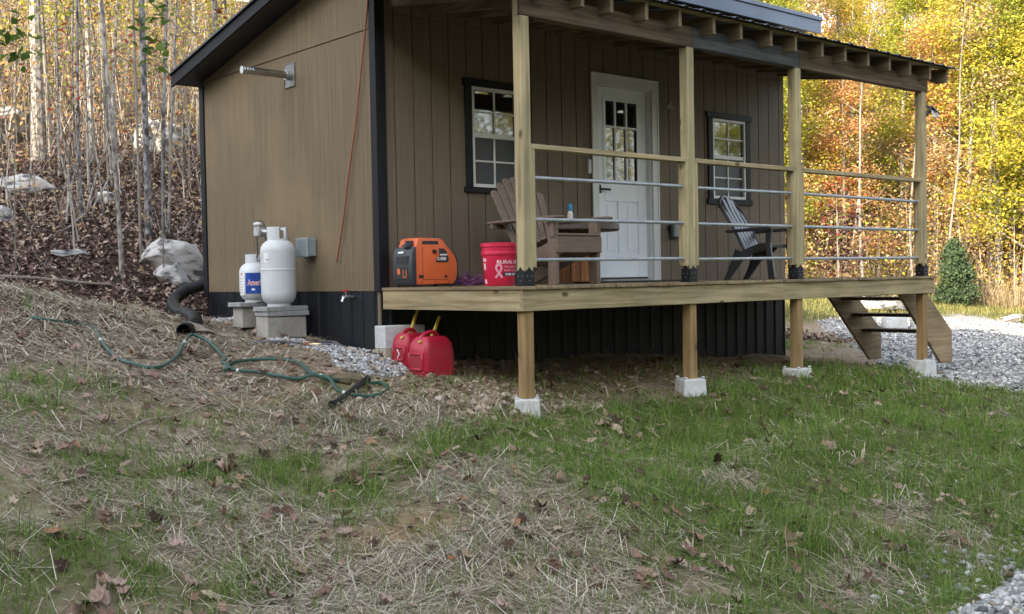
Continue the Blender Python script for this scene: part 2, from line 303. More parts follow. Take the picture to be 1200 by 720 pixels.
# grass: clumped blades
def grass(n, dmin, dmax, hs, ws, pw):
    nc = n//9; x, y = scatter(nc, m_grass, dmin, dmax, .6, 1.0, pw)
    k = 9; tone = patch(x*2.2, y*2.2)
    x = np.repeat(x, k)+NR.normal(0, .022, nc*k); y = np.repeat(y, k)+NR.normal(0, .022, nc*k); n = len(x)
    h = hs*(.40+1.1*NR.rand(n)**1.7)*np.repeat(.65+.9*NR.rand(nc)**2+.35*tone, k); h = np.clip(h, .025, .4)
    return x, y, h, ws*(.5+1.1*NR.rand(n)**2), NR.rand(n)*2*PI, NR.rand(n)**1.1*1.25, .12+NR.rand(n)*.6
A = [np.concatenate(q) for q in zip(grass(170000, 3.3, 9.2, .115, .0042, 1.0), grass(50000, 9.0, 16, .10, .007, 1.0))]
stuff('grass', ribbons('grass', A[0], A[1], gz(A[0], A[1])-.006, A[2], A[3], A[4], A[5], A[6], M_GRASS, 3))
# far sunlit turf
x, y = scatter(16000, lambda x, y: m_grass(x, y)*((x > 9) | (y > 4)), 16, 36, .62, 1, 1); n = len(x)
stuff('grass', ribbons('far_grass', x, y, gz(x, y)-.01, .08+.12*NR.rand(n), .014+.01*NR.rand(n), NR.rand(n)*6.28, NR.rand(n)*.9, .2+NR.rand(n)*.4, island('far_turf', [(0, (.10, .12, .03)), (.5, (.20, .20, .06)), (1, (.34, .28, .13))], .3, .7), 2))

# straw mulch lying on the soil
def d_straw(x, y):
    d = np.clip(.26+.55*blobs(x, y, STRAW)-.52*m_grass(x, y)+.35*patch(x*1.9, y*1.9)+.25*patch(x*4.7, y*4.7)-.8*blobs(x, y, DIRT[1:3])-.6*blobs(x, y, DIRT[7:]), .03, 1)
    mound = blobs(x, y, [(-2.1, 1.7, 1.3, 1.1, .6), (-.9, 2.6, .9, .8, .5)])
    under = sst((y+1.7)/.4)*sst((x-.3)/.3)
    return np.clip((d+mound), 0, 1)*(1-m_gravel(x, y))*(1-m_litter(x, y)*.97)*(1-.9*m_patch(x, y))*(1-.85*under)
def straw(n, dmin, dmax, wd, pw):
    nc = n//6; x, y = scatter(nc, d_straw, dmin, dmax, .6, 1.0, pw); az = NR.rand(nc)*2*PI
    x = np.repeat(x, 6)+NR.normal(0, .05, nc*6); y = np.repeat(y, 6)+NR.normal(0, .05, nc*6); n = len(x)
    az = np.repeat(az, 6)+NR.normal(0, .55, n); return x, y, .05+.22*NR.rand(n)**1.4, wd*(.45+1.3*NR.rand(n)**2), az
A = [np.concatenate(q) for q in zip(straw(52000, 3.3, 8.0, .0031, 1.0), straw(42000, 7.5, 13.5, .0055, 1.0))]
n = len(A[0]); L = A[2]; z0 = gz(A[0], A[1]); z1 = gz(A[0]+np.cos(A[4])*L, A[1]+np.sin(A[4])*L)
lean = PI/2-np.arctan2(z1-z0, L)-NR.rand(n)*.14*(NR.rand(n) < .4)-.3*NR.rand(n)*(NR.rand(n) < .03)
stuff('straw', ribbons('straw', A[0], A[1], z0+.004+(.03*d_straw(A[0], A[1])+.035*m_grass(A[0], A[1]))*NR.rand(n), L, A[3], A[4], lean, NR.normal(.05, .09, n), M_STRAW, 3, False))

x, y = scatter(60000, d_straw, 3.3, 13, .6, 1.0); n = len(x)
stuff('straw', ribbons('straw_bits', x, y, gz(x, y)+.004+.012*NR.rand(n), .015+.05*NR.rand(n)**2, .003+.005*NR.rand(n)**2, NR.rand(n)*6.28, PI/2-NR.normal(0, .18, n), NR.normal(0, .1, n), M_STRAW, 1, False))
# leaves
OUT = np.array([(0, -.55), (.15, -.38), (.36, -.33), (.30, -.12), (.46, .08), (.29, .20), (.20, .42), (0, .56), (-.20, .40), (-.30, .20), (-.44, .06), (-.31, -.12), (-.35, -.34), (-.14, -.36)])
def leaf_mesh(name, x, y, size, m, lift, tiltmax=.7, curl=.5):
    n = len(x); k = len(OUT); az = NR.rand(n)*6.28; t = NR.normal(0, tiltmax*.5, (n, 2)); z0 = gz(x, y)
    e = .01*0; sx = (gz(x+.05, y)-gz(x-.05, y))/.1; sy = (gz(x, y+.05)-gz(x, y-.05))/.1
    o = OUT[None]*(1+NR.normal(0, .18, (n, k, 1))); lx = o[..., 0]*size[:, None]*(.75+.4*NR.rand(n, 1)); ly = o[..., 1]*size[:, None]
    cu = curl*NR.normal(.4, .5, (n, 1)); lz = cu*(lx**2*1.6+ly**2*.8)/size[:, None]+NR.normal(0, .03, (n, k))*size[:, None]
    c, s = np.cos(az)[:, None], np.sin(az)[:, None]; px = lx*c-ly*s; py = lx*s+ly*c
    pz = lz+px*(t[:, :1]+sx[:, None])+py*(t[:, 1:]+sy[:, None])
    V = np.stack([px+x[:, None], py+y[:, None], pz+(z0+lift+.25*size*np.abs(t).max(1))[:, None]], -1)
    ctr = np.stack([x, y, z0+lift+.25*size*np.abs(t).max(1)], -1)[:, None]
    V = np.concatenate([V, ctr], 1); b0 = np.arange(n)[:, None, None]*(k+1); tri = np.array([[i, (i+1) % k, k] for i in range(k)])
    return npmesh(name, V.reshape(-1, 3), (b0+tri[None]).reshape(-1), 3, m)
cl = [(c_[0]+NR.normal(0, .3), c_[1]+NR.normal(0, .25), 5, .08) for c_ in NR.uniform((-4, -4.6), (1.5, -2.0), (26, 2))]+[(-1.41, -4.37, 16, .13), (-.96, -4.37, 5, .1), (.37, -3.53, 4, .1), (-1.56, -3.58, 5, .1), (-2.64, -2.92, 4, .1), (-1.85, -3.2, 5, .12), (-2.61, -2.07, 4, .1), (-1.5, -2.75, 5, .14), (-.55, -4.0, 4, .1), (.2, -4.1, 5, .14), (-3.3, -2.9, 8, .2), (-3.55, -2.5, 5, .15), (-.5, -5.0, 4, .1), (1.1, -4.7, 6, .15)]
x, y = scatter(1500, lambda x, y: np.clip(.45+.5*patch(x*1.5, y*1.5), .05, 1)*(1-.8*m_gravel(x, y))*(1-m_litter(x, y)), 3.4, 12.5, .6, 1)
x = np.r_[x, np.concatenate([c[0]+NR.normal(0, c[3], c[2]) for c in cl])]; y = np.r_[y, np.concatenate([c[1]+NR.normal(0, c[3], c[2]) for c in cl])]
n = len(x); stuff('fallen_leaves', leaf_mesh('fallen_leaves', x, y, .04+.05*NR.rand(n)**1.5, M_LEAF, .024, .5, 1.3))
x, y = scatter(1500, lambda x, y: np.clip(.35+.6*patch(x*1.1+3, y*1.1), .03, 1)*(1-m_litter(x, y))*(1-.9*m_gravel(x, y)), 3.4, 13, .6, 1)
n = len(x); stuff('fallen_leaves', leaf_mesh('leaf_scraps', x, y, .02+.03*NR.rand(n), M_LEAF, .012, .5, .6))
x, y = scatter(60000, m_litter, 9, 24, .62, 1.5, .8); n = len(x)
stuff('leaf_litter', leaf_mesh('leaf_litter', x, y, .026+.038*NR.rand(n), M_LITTER, .012, 1.0, 1.2))

x, y = scatter(120000, m_litter, 9, 32, .60, 1.5, .8); n = len(x)
z = gz(x, y); nr = NR.normal(0, .55, (n, 3)); nr[:, 2] = 1; nr /= np.linalg.norm(nr, axis=1)[:, None]; a = NR.normal(0, 1, (n, 3)); a -= nr*(a*nr).sum(1)[:, None]; a /= np.linalg.norm(a, axis=1)[:, None]; b_ = np.cross(nr, a); s_ = (.018+.03*NR.rand(n, 1)); p = np.stack([x, y, z+.012+.03*NR.rand(n)], -1)
V = np.stack([p-a*s_, p+b_*s_*.55+nr*s_*.35, p+a*s_, p-b_*s_*.6+nr*s_*.2], 1); i4 = np.arange(n)[:, None]*4
stuff('leaf_litter', npmesh('litter_bits', V.reshape(-1, 3), np.concatenate([i4+[[0, 1, 2]], i4+[[0, 2, 3]]], 1).reshape(-1), 3, M_LITTER))
x, y = scatter(5000, m_litter, 9, 26, .6, 1.5, .9); n = len(x)
M_TW = island('ground_twig', [(0, (.10, .085, .07)), (.6, (.24, .21, .175)), (1, (.40, .36, .31))], 0, .9)
stuff('twigs', ribbons('twigs', x, y, gz(x, y)+.03, .12+.5*NR.rand(n)**2, .006+.008*NR.rand(n), NR.rand(n)*6.28, PI/2-NR.rand(n)*.5, NR.normal(0, .2, n), M_TW, 3))
# stones
ICO_V = None
def stones(name, x, y, r, m, sink=.3):
    global ICO_V
    if ICO_V is None:
        bm = bmesh.new(); bmesh.ops.create_icosphere(bm, subdivisions=1, radius=1); bm.verts.ensure_lookup_table()
        ICO_V = (np.array([v.co[:] for v in bm.verts]), np.array([[v.index for v in f.verts] for f in bm.faces])); bm.free()
    v, f = ICO_V; n = len(x); k = len(v); sc = r[:, None, None]*(.55+.75*NR.rand(n, 1, 3)); sc[..., 2] *= .75
    V = v[None]*(1+np.clip(NR.normal(0, .24, (n, k, 1)), -.5, .45))*sc; a = NR.rand(n)*6.28; c, s = np.cos(a)[:, None], np.sin(a)[:, None]
    P = np.stack([V[..., 0]*c-V[..., 1]*s, V[..., 0]*s+V[..., 1]*c, V[..., 2]], -1); P[..., 0] += x[:, None]; P[..., 1] += y[:, None]; P[..., 2] += (gz(x, y)+r*(1-sink)*.5)[:, None]
    return npmesh(name, P.reshape(-1, 3), (np.arange(n)[:, None, None]*k+f[None]).reshape(-1), 3, m)
x, y = scatter(34000, lambda x, y: m_gravel(x, y)*(x > 3), 9.5, 24, .62, 1.5, .9); n = len(x)
stuff('gravel', stones('gravel', x, y, .009+.026*NR.rand(n)**2.0, M_STONE))
x, y = scatter(2600, lambda x, y: np.clip(m_gravel(x, y)+.12*blobs(x, y, [(.5, -5.2, .6, .2, 1)]), 0, 1)*(x < 3), 3.6, 7.5, .65, 1.2); n = len(x)
stuff('gravel', stones('gravel_by_lawn', x, y, .013+.018*NR.rand(n)**1.5, M_STONE))
x, y = scatter(5200, m_patch, 8.3, 12.3, .4, .2); n = len(x)
stuff('gravel', stones('gravel_spill', x, y, .010+.014*NR.rand(n)**1.5, M_STONE))
x, y = scatter(2600, lambda x, y: np.clip(1.2*blobs(x, y, [(.0, -1.5, .5, .33, 1), (.35, -1.75, .45, .16, .8), (-.6, -1.25, .35, .2, .35)])+.02, 0, 1)*(1-m_grass(x, y)), 7.2, 10.5, .3, .3); n = len(x)
stuff('rubble', stones('rubble', x, y, .010+.028*NR.rand(n)**2.2, M_CLOD))
x, y = scatter(1500, lambda x, y: np.clip(m_dirt(x, y)*.6+.15, 0, 1)*(1-m_litter(x, y))*(1-m_gravel(x, y)), 3.5, 12, .6, 1); n = len(x)
stuff('soil_crumbs', stones('soil_crumbs', x, y, .006+.012*NR.rand(n)**2, M_CLOD))
# ---------------------------------------------------------------- cabin
M_SIDE = noisy('brown_siding', (.112, .086, .052), (.162, .125, .077), 1.0, (34, 34, .9), .72, 0, .2, .3, .7, 7, .3, ((.25, .18, .10), .9, .45))
M_FRONT = noisy('brown_grooved_siding', (.130, .102, .072), (.182, .144, .105), 1.0, (38, 38, 1.1), .7, 0, .12, .25, .75, 6, .3)
M_BLACK = noisy('black_painted_trim', (.005, .0055, .007), (.011, .012, .015), 3, (9, 9, 1.5), .6, 0, .08, .3, .7, 5, .25)
M_SKIRT = noisy('black_metal_skirting', (.005, .006, .009), (.010, .012, .017), 2, (3, 3, .7), .45, 0, 0, .3, .7, 4, .3, ((.04, .035, .03), 1.6, .2))
M_ROOFM = noisy('black_metal_roof', (.02, .022, .027), (.034, .037, .045), 2.5, None, .38, .4)
M_FASC = noisy('dark_metal_fascia', (.055, .07, .105), (.08, .10, .145), 1.5, None, .32, .5)
M_WHITE = noisy('white_vinyl', (.60, .61, .62), (.68, .68, .68), 3, None, .4, 0, 0, .3, .6, 3)
M_DOOR = noisy('white_door_paint', (.76, .81, .88), (.82, .86, .92), 2.5, None, .42, 0, .02)
m, nt, b = newmat('window_glass'); b.inputs['Base Color'].default_value = (.006, .007, .008, 1); b.inputs['Roughness'].default_value = .03; b.inputs['IOR'].default_value = 2.4
n_ = noise(nt, .9, 2); bump(nt, b, n_.outputs[0], .06, .02); M_GLASS = m
M_SCREEN = noisy('insect_screen', (.045, .05, .058), (.06, .066, .075), 260, None, .55)
M_GALV = noisy('galvanised_steel', (.38, .40, .42), (.55, .57, .6), 12, None, .36, .85, .02)
M_PIPE = noisy('dull_conduit', (.24, .265, .29), (.36, .385, .41), 12, None, .5, .35, .02)
M_GREY = noisy('grey_plastic', (.20, .24, .25), (.26, .30, .31), 6, None, .5)
M_BLKP = noisy('black_plastic', (.010, .010, .012), (.022, .022, .024), 8, None, .45)
M_BLKM = noisy('black_metal_bracket', (.005, .006, .008), (.011, .012, .015), 8, None, .55, 0, 0, .3, .7, 4, .3)

cabin = thing('cabin', 'small brown wooden cabin with black trim and a white front door behind its porch', 'cabin', (0, 0, 0))
def under(y): return 2.308+.218*(3.373-y)          # roof underside above the side wall
DEP, WID = 3.43, 6.03
mb = MB()
def yz(pts, x0, x1): mb.prism(pts, x0, x1, 'x')
zs = 2.30
yz([(.0, -.005), (DEP, -.005), (DEP, zs-.004), (.0, zs-.004)], 0, .012)
yz([(.0, zs+.006), (1.06, zs+.006), (1.06, under(1.06)), (.0, under(0))], -.002, .012)
yz([(1.064, zs+.006), (DEP, zs+.006), (DEP, under(DEP)), (1.064, under(1.064))], -.002, .012)
mb.build('side_wall', M_SIDE, cabin)
mb = MB(); mb.prism([(.01, -.6), (DEP-.01, -.6), (DEP-.01, under(DEP)-.01), (.01, under(0)-.01)], .013, .05, 'x'); mb.build('wall_backing', M_BLACK, cabin)
mb = MB(); mb.prism([(.06, -1.0), (DEP, -1.0), (DEP, under(DEP)-.004), (.06, under(0)-.004)], WID-.05, WID, 'x'); mb.box(.05, WID-.05, DEP-.05, DEP, -1.0, under(DEP)-.004)
mb.build('rear_wall', M_SIDE, cabin)
# grooved front wall with openings for the windows and the door
OPEN = [(1.06, 1.64, .95, 1.893), (2.74, 3.575, .0, 2.10), (4.62, 5.235, .962, 1.885)]
def panels(mb, edges, gap, y0, y1, zb, zt):
    for a, c in zip(edges[:-1], edges[1:]):
        cuts = sorted({a+gap/2, c-gap/2} | {q for o in OPEN for q in o[:2] if a+gap/2 < q < c-gap/2})
        for p, q in zip(cuts[:-1], cuts[1:]):
            spans = [(zb, zt)]
            for o in OPEN:
                if p >= o[0]-1e-6 and q <= o[1]+1e-6:
                    new = []
                    for s0, s1 in spans:
                        if o[2] > s0: new.append((s0, min(o[2], s1)))
                        if o[3] < s1: new.append((max(o[3], s0), s1))
                    spans = new
            for s0, s1 in spans:
                if s1-s0 > .005: mb.box(p, q, y0, y1, s0, s1)
ed = [-.0]+[.19+.2045*i for i in range(29)]; ed = [e for e in ed if e < WID-.05]+[WID]
mb = MB(); panels(mb, ed, .011, 0, .012, -.02, 2.44); panels(mb, ed, .012, 0, .012, 2.447, under(0)-.02); mb.build('front_wall', M_FRONT, cabin)
mb = MB(); panels(mb, [.0, WID], 0, .0125, .05, -.6, under(0)-.02); mb.build('groove_backing', M_FRONT, cabin)
# corner boards
mb = MB(); mb.box(-.02, -.0005, -.02, .075, -.01, under(0)-.01); mb.box(-.0004, .085, -.02, -.0005, -.01, under(0)-.14); mb.build('corner_trim', M_BLACK, cabin, .003)
mb = MB(); mb.box(-.02, -.0005, DEP-.075, DEP+.02, -.06, under(DEP)-.02); mb.build('corner_trim', M_BLACK, cabin, .003)
# skirting, ribbed sheet
def ribbed(u0, u1, per, depth, frac=.35):
    pts = []; u = u0
    while u < u1: pts += [(u, 0), (u+per*(.5-frac/2), 0), (u+per*(.5-frac/4), depth), (u+per*(.5+frac/4), depth), (u+per*(.5+frac/2), 0)]; u += per
    return [p for p in pts if p[0] <= u1]+[(u1, 0)]
mb = MB(); r_ = ribbed(0.03, DEP, .19, -.014); mb.prism([(.03, .03)]+[(u, v+.012) for u, v in r_]+[(DEP, .03)], -1.1, -.0055, 'z')
mb.v = [(v[1], v[0], v[2]) for v in mb.v]; mb.build('skirting', M_SKIRT, cabin)
mb = MB(); r_ = ribbed(0.03, WID, .19, -.014); mb.prism([(.03, .03)]+[(u, v+.012) for u, v in r_]+[(WID, .03)], -1.4, -.021, 'z'); mb.build('skirting', M_SKIRT, cabin)
# roof
X0, X1, Y0, Y1 = -.3, 6.36, -.3, 3.52
mb = MB(); mb.prism([(Y0, under(Y0)), (Y1, under(Y1)), (Y1, under(Y1)+.09), (Y0, under(Y0)+.09)], X0+.02, X1-.02, 'x'); roof = mb.build('roof', M_ROOFM, cabin)
mb = MB(); mb.prism([(Y0-.004, under(Y0)-.01), (Y1+.004, under(Y1)-.03), (Y1+.004, under(Y1)+.095), (Y0-.004, under(Y0)+.095)], X0-.004, X0+.019, 'x'); mb.build('rake_board', M_BLACK, roof, .003)
mb = MB(); mb.prism([(Y0-.02, under(Y0)+.096), (Y1+.02, under(Y1)+.096), (Y1+.02, under(Y1)+.115), (Y0-.02, under(Y0)+.115)], X0-.03, X1+.02, 'x'); mb.box(X0-.031, X0-.0285, Y0, Y1, 0, 0.001) if False else None
for i in range(20):
    xx = X0+.05+i*.345; mb.prism([(Y0-.02, under(Y0)+.115), (Y1+.02, under(Y1)+.115), (Y1+.02, under(Y1)+.135), (Y0-.02, under(Y0)+.135)], xx, xx+.03, 'x')
mb.build('roof_sheet', M_ROOFM, roof)
mb = MB(); zt = under(Y0)+.09; mb.box(X0-.005, X1, Y0-.028, Y0-.006, 3.015, zt-.03); mb.box(X0-.012, X1+.012, Y0-.045, Y0-.006, zt-.029, zt+.02); mb.build('fascia', M_FASC, roof, .004)
# windows
def window(x0, x1, z0, z1, zm, tl, tr, tt, tb):
    w = bpy.data.objects.new('window', None); COL.objects.link(w); w.parent = cabin
    mb = MB(); mb.box(tl, x0-.001, -.022, -.001, z0+.0, z1); mb.box(x1+.001, tr, -.022, -.001, z0, z1); mb.box(tl-.025, tr+.025, -.026, -.001, z1+.001, tt); mb.box(tl-.025, tr+.025, -.03, -.001, tb, z0-.001)
    mb.build('trim', M_BLACK, w, .003)
    f = .032; mb = MB(); mb.box(x0, x0+f, -.014, .045, z0, z1); mb.box(x1-f, x1, -.014, .045, z0, z1); mb.box(x0+f, x1-f, -.014, .045, z1-f, z1); mb.box(x0+f, x1-f, -.014, .045, z0, z0+f)
    mb.box(x0+f, x1-f, -.006, .04, zm-.022, zm+.022); mb.build('frame', M_WHITE, w, .002)
    xc = (x0+x1)/2; mb = MB()
    for a, c, y in ((z0+f, zm-.022, .014), (zm+.022, z1-f, .006)):
        h = (a+c)/2; mb.box(xc-.008, xc+.008, y-.004, y+.006, a, c); mb.box(x0+f, xc-.008, y-.004, y+.006, h-.008, h+.008); mb.box(xc+.008, x1-f, y-.004, y+.006, h-.008, h+.008)
    mb.build('glazing_bars', M_WHITE, w)
    MB().box(x0+f, x1-f, .012, .02, zm+.022, z1-f).build('pane', M_GLASS, w)
    MB().box(x0+f, x1-f, .021, .03, z0+f, zm-.022).build('pane', M_GLASS, w)
    MB().box(x0+f, x1-f, .0205, .0209, z0+f, zm-.022).build('insect_screen', M_SCREEN, w)
    MB().box(x0+f+.001, x1-f-.001, .031, .044, z0+f, z1-f).build('pane_backing', M_BLKP, w)  # black sheet closing the opening behind both panes
window(1.06, 1.64, .95, 1.893, 1.44, .98, 1.72, 1.965, .895)
window(4.62, 5.235, .962, 1.885, 1.445, 4.535, 5.32, 1.955, .895)
# door
d = bpy.data.objects.new('door', None); COL.objects.link(d); d.parent = cabin
mb = MB(); mb.box(2.65, 2.738, -.022, -.001, .026, 2.185); mb.box(3.577, 3.665, -.022, -.001, .026, 2.185); mb.box(2.739, 3.576, -.022, -.001, 2.10, 2.185)
mb.box(2.6405, 2.662, -.03, -.0225, .026, 2.2); mb.box(3.653, 3.6745, -.03, -.0225, .026, 2.2); mb.box(2.663, 3.652, -.03, -.0225, 2.172, 2.2); mb.build('casing', M_WHITE, d, .002)
mb = MB(); mb.box(2.741, 2.757, -.0, .09, .03, 2.098); mb.box(3.558, 3.574, -.0, .09, .03, 2.098); mb.box(2.757, 3.558, 0, .09, 2.084, 2.098); mb.build('jamb', M_WHITE, d)
# slab as stiles and rails round the glass and two panels
sl = MB(); X = (2.759, 2.90, 3.42, 3.556); y0, y1 = .058, .095
sl.box(X[0], X[1], y0, y1, .055, 2.082); sl.box(X[2], X[3], y0, y1, .055, 2.082)
for a, c in ((.055, .32), (.88, 1.09), (1.957, 2.082)): sl.box(X[1], X[2], y0, y1, a, c)
sl.box(3.105, 3.215, y0, y1, .32, .88); sl.build('slab', M_DOOR, d, .003)
mb = MB()
for a, c in ((2.90, 3.105), (3.215, 3.42)): mb.box(a, c, y0+.012, y1-.001, .32, .88); mb.box(a+.035, c-.035, y0+.004, y0+.0115, .36, .84)
mb.build('lower_panels', M_DOOR, d, .003)
mb = MB(); fx = (2.90, 3.42); fz = (1.09, 1.957)
mb.box(fx[0]-.02, fx[0]+.018, y0-.012, y0-.001, fz[0]-.02, fz[1]+.02); mb.box(fx[1]-.018, fx[1]+.02, y0-.012, y0-.001, fz[0]-.02, fz[1]+.02); mb.box(fx[0]+.018, fx[1]-.018, y0-.012, y0-.001, fz[1]-.018, fz[1]+.02); mb.box(fx[0]+.018, fx[1]-.018, y0-.012, y0-.001, fz[0]-.02, fz[0]+.018)
for i in (1, 2):
    xc = fx[0]+(fx[1]-fx[0])*i/3; mb.box(xc-.011, xc+.011, y0-.006, y0+.012, fz[0]+.018, fz[1]-.018)
    zc = fz[0]+(fz[1]-fz[0])*i/3; 
    for k in range(3):
        a = fx[0]+(fx[1]-fx[0])*k/3+(.018 if k == 0 else .011); c = fx[0]+(fx[1]-fx[0])*(k+1)/3-(.018 if k == 2 else .011); mb.box(a, c, y0-.006, y0+.012, zc-.011, zc+.011)
mb.build('glazing_bars', M_DOOR, d, .001)
MB().box(2.90, 3.42, y0+.013, y0+.02, 1.09, 1.957).build('pane', M_GLASS, d); MB().box(2.90, 3.42, y0+.021, y0+.03, 1.09, 1.957).build('pane_backing', M_BLKP, d)  # black sheet behind the door glass
mb = MB(); mb.box(2.785, 2.835, y0-.012, y0-.0005, .96, 1.05); mb.tube([(2.81, y0-.01, 1.0), (2.81, y0-.05, 1.0), (2.84, y0-.055, 1.0), (2.93, y0-.055, .998)], .011, 8); mb.build('handle', M_BLKM, d, 0, True)
MB().box(2.757, 3.558, -.03, .095, .026, .054).build('threshold', M_GALV, d, .003)
MB().box(2.77, 3.55, y0-.004, y0-.0005, .056, .075).build('sweep', M_BLKP, d)

# ---------------------------------------------------------------- porch
W1, W2, W3 = (.17, .128, .07), (.32, .26, .155), (.42, .36, .23)
WX = wood('treated_pine_x', 'x', W1, W2, W3); WY = wood('treated_pine_y', 'y', W1, W2, W3); WZ = wood('treated_pine_z', 'z', (.20, .16, .09), (.35, .295, .175), (.45, .395, .25))
WLOW = wood('weathered_pine_z', 'z', (.17, .11, .05), (.30, .20, .095), (.38, .27, .14))
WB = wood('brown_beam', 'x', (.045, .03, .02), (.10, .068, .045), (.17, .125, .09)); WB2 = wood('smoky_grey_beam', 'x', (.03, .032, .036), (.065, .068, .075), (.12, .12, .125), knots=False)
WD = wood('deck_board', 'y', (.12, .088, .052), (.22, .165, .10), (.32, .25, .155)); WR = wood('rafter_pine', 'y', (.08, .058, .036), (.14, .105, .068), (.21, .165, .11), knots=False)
porch = thing('porch', 'treated timber porch deck with pipe railings and a slanted lean-to roof', 'porch', (0, 0, 0))
PY = -1.817; FX = [.08, 2.0, 3.60, 5.99]
# deck frame
MB().box(.0, 3.70, PY-.06, PY-.022, -.165, -.003).build('front_rim', WX, porch, .003); MB().box(3.7015, 6.15, PY-.06, PY-.022, -.165, -.003).build('front_rim', WX, porch, .003)
MB().box(.0, .038, PY-.0215, -.03, -.165, -.003).build('side_rim', WY, porch, .003); MB().box(6.112, 6.15, PY-.0215, -.03, -.165, -.003).build('side_rim', WY, porch, .003)
mb = MB()
for i in range(1, 15): mb.box(.038+i*.405, .076+i*.405, PY-.0215, -.03, -.165, -.004)
mb.build('joists', WY, porch)
mb = MB(); x = -.012
while x < 6.15:
    w = min(.139, 6.175-x); e = rnd.uniform(-.012, .006); mb.box(x, x+w, PY-.078+e, -.031, -.002+rnd.uniform(-.001, .001), .0235+rnd.uniform(-.002, .002)); x += .1435
mb.build('deck_boards', WD, porch, .003)
h = .0445
for i, x in enumerate(FX):
    MB().box(x-h, x+h, PY-h+.005, PY+h+.005, (-.827, -.817, -.835, -.905)[i], -.166).build('lower_post', WLOW, porch, .003)
    top = 2.058 if i else 3.0
    mb = MB()
    if i == 0: mb.box(x-h, x+h, PY-h, PY+h, .03, 2.055); mb.box(x-h, x+h, PY-h+.04, PY+h, 2.055, 2.44)
    else: mb.box(x-h, x+h, PY-h, PY+h, .03, 2.055)
    mb.build('upper_post', WZ, porch, .003)
    b_ = MB(); t = .004; H = .135
    pk = [(-h-t, .026), (h+t, .026), (h+t, H), (h*.45, H+.012), (0, H+.035), (-h*.45, H+.012), (-h-t, H)]
    b_.prism([(x+u, v) for u, v in pk], PY-h-t, PY-h-.0005, 'y'); b_.prism([(x+u, v) for u, v in pk], PY+h+.0005, PY+h+t, 'y')
    b_.prism([(PY+u*.98, v) for u, v in pk], x-h-t, x-h-.0005, 'x'); b_.prism([(PY+u*.98, v) for u, v in pk], x+h+.0005, x+h+t, 'x'); b_.box(x-h-.012, x+h+.012, PY-h-.012, PY+h+.012, .0245, .03)
    pb = b_.build('post_base', M_BLKM, porch)
    for u, v in ((-.022, .10), (.022, .10), (0, .065)):
        MB().cbox((x+u, PY-h-t-.0015, v), (.006, .003, .006)).build('screw', M_GALV, pb); MB().cbox((x-h-t-.0015, PY+u, v), (.003, .006, .006)).build('screw', M_GALV, pb)
# railings
for i in range(3):
    a, c = FX[i]+h, FX[i+1]-h
    rl = MB().box(a+.001, c-.001, PY-.044, PY+.044, 1.062, 1.10).build('top_rail', WX, porch, .003)
    for q0, q1 in ((a+.0005, a+.038), (c-.038, c-.0005)): MB().box(q0, q1, PY-.044, PY+.044, .165, 1.061).build('nailer', WZ, porch, .003)
    for z in (.852, .535, .226):
        s_ = rnd.uniform(-.004, .004); MB().tube([(a+.012, PY, z+s_), (c-.012, PY, z-s_)], .0145, 12).build('rail_pipe', M_PIPE, porch, 0, True)
        mb = MB()
        for q in (a+.039, c-.039): mb.tube([(q-.003, PY, z), (q+.003, PY, z)], .019, 12)
        mb.build('pipe_collar', M_PIPE, porch, 0, True)
# beam, rafters, lean-to roof
segs = [(.04, 2.026, WB), (2.03, 3.627, WB2), (3.631, 6.068, WB)]
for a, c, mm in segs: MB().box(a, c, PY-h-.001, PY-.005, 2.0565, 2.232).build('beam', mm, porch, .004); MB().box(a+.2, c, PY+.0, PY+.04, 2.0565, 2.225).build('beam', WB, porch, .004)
def rtop(y): return 2.305+.165*(y+2.0)
RX = [-.26, .15, .56, .885, 1.295, 1.71, 2.16, 2.54, 2.985, 3.37, 3.81, 4.21, 4.63, 5.04, 5.45, 5.87, 6.24]
for x in RX:
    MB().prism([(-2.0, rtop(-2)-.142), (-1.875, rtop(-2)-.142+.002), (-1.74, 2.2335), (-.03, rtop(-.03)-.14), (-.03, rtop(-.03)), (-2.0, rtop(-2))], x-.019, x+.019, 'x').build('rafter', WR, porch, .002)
for y in (-1.99, -1.4, -.8, -.2): MB().prism([(y, rtop(y)+.001), (y+.088, rtop(y+.088)+.001), (y+.088, rtop(y+.088)+.02), (y, rtop(y)+.02)], -.45, 6.30, 'x').build('purlin', WX, porch)
# corrugated sheet
us = np.arange(-.5, 6.40, .019); prof = []
for u in us:
    t = (u % .228)/.228; z = .020*max(0, 1-abs(t-.5)/.13) if abs(t-.5) < .13 else (.005 if abs((t*3) % 1-.5) < .12 else 0); prof.append(z)
vs = []; n_ = len(us)
for y, off in ((-2.065, 0), (-.03, 0)):
    for dz in (.0225, .0255): vs += [(u, y, rtop(y)+dz+p) for u, p in zip(us, prof)]
fs = []
for i in range(n_-1):
    A0, B0, A1, B1 = i, n_+i, 2*n_+i, 3*n_+i
    fs += [(A0, A1, A1+1, A0+1), (B0, B0+1, B1+1, B1), (A0, A0+1, B0+1, B0), (A1, B1, B1+1, A1+1)]
fs += [(0, n_, 3*n_, 2*n_), (n_-1, 3*n_-1, 4*n_-1, 2*n_-1)]
MB().add(vs, fs).build('roof_sheet', M_ROOFM, porch)

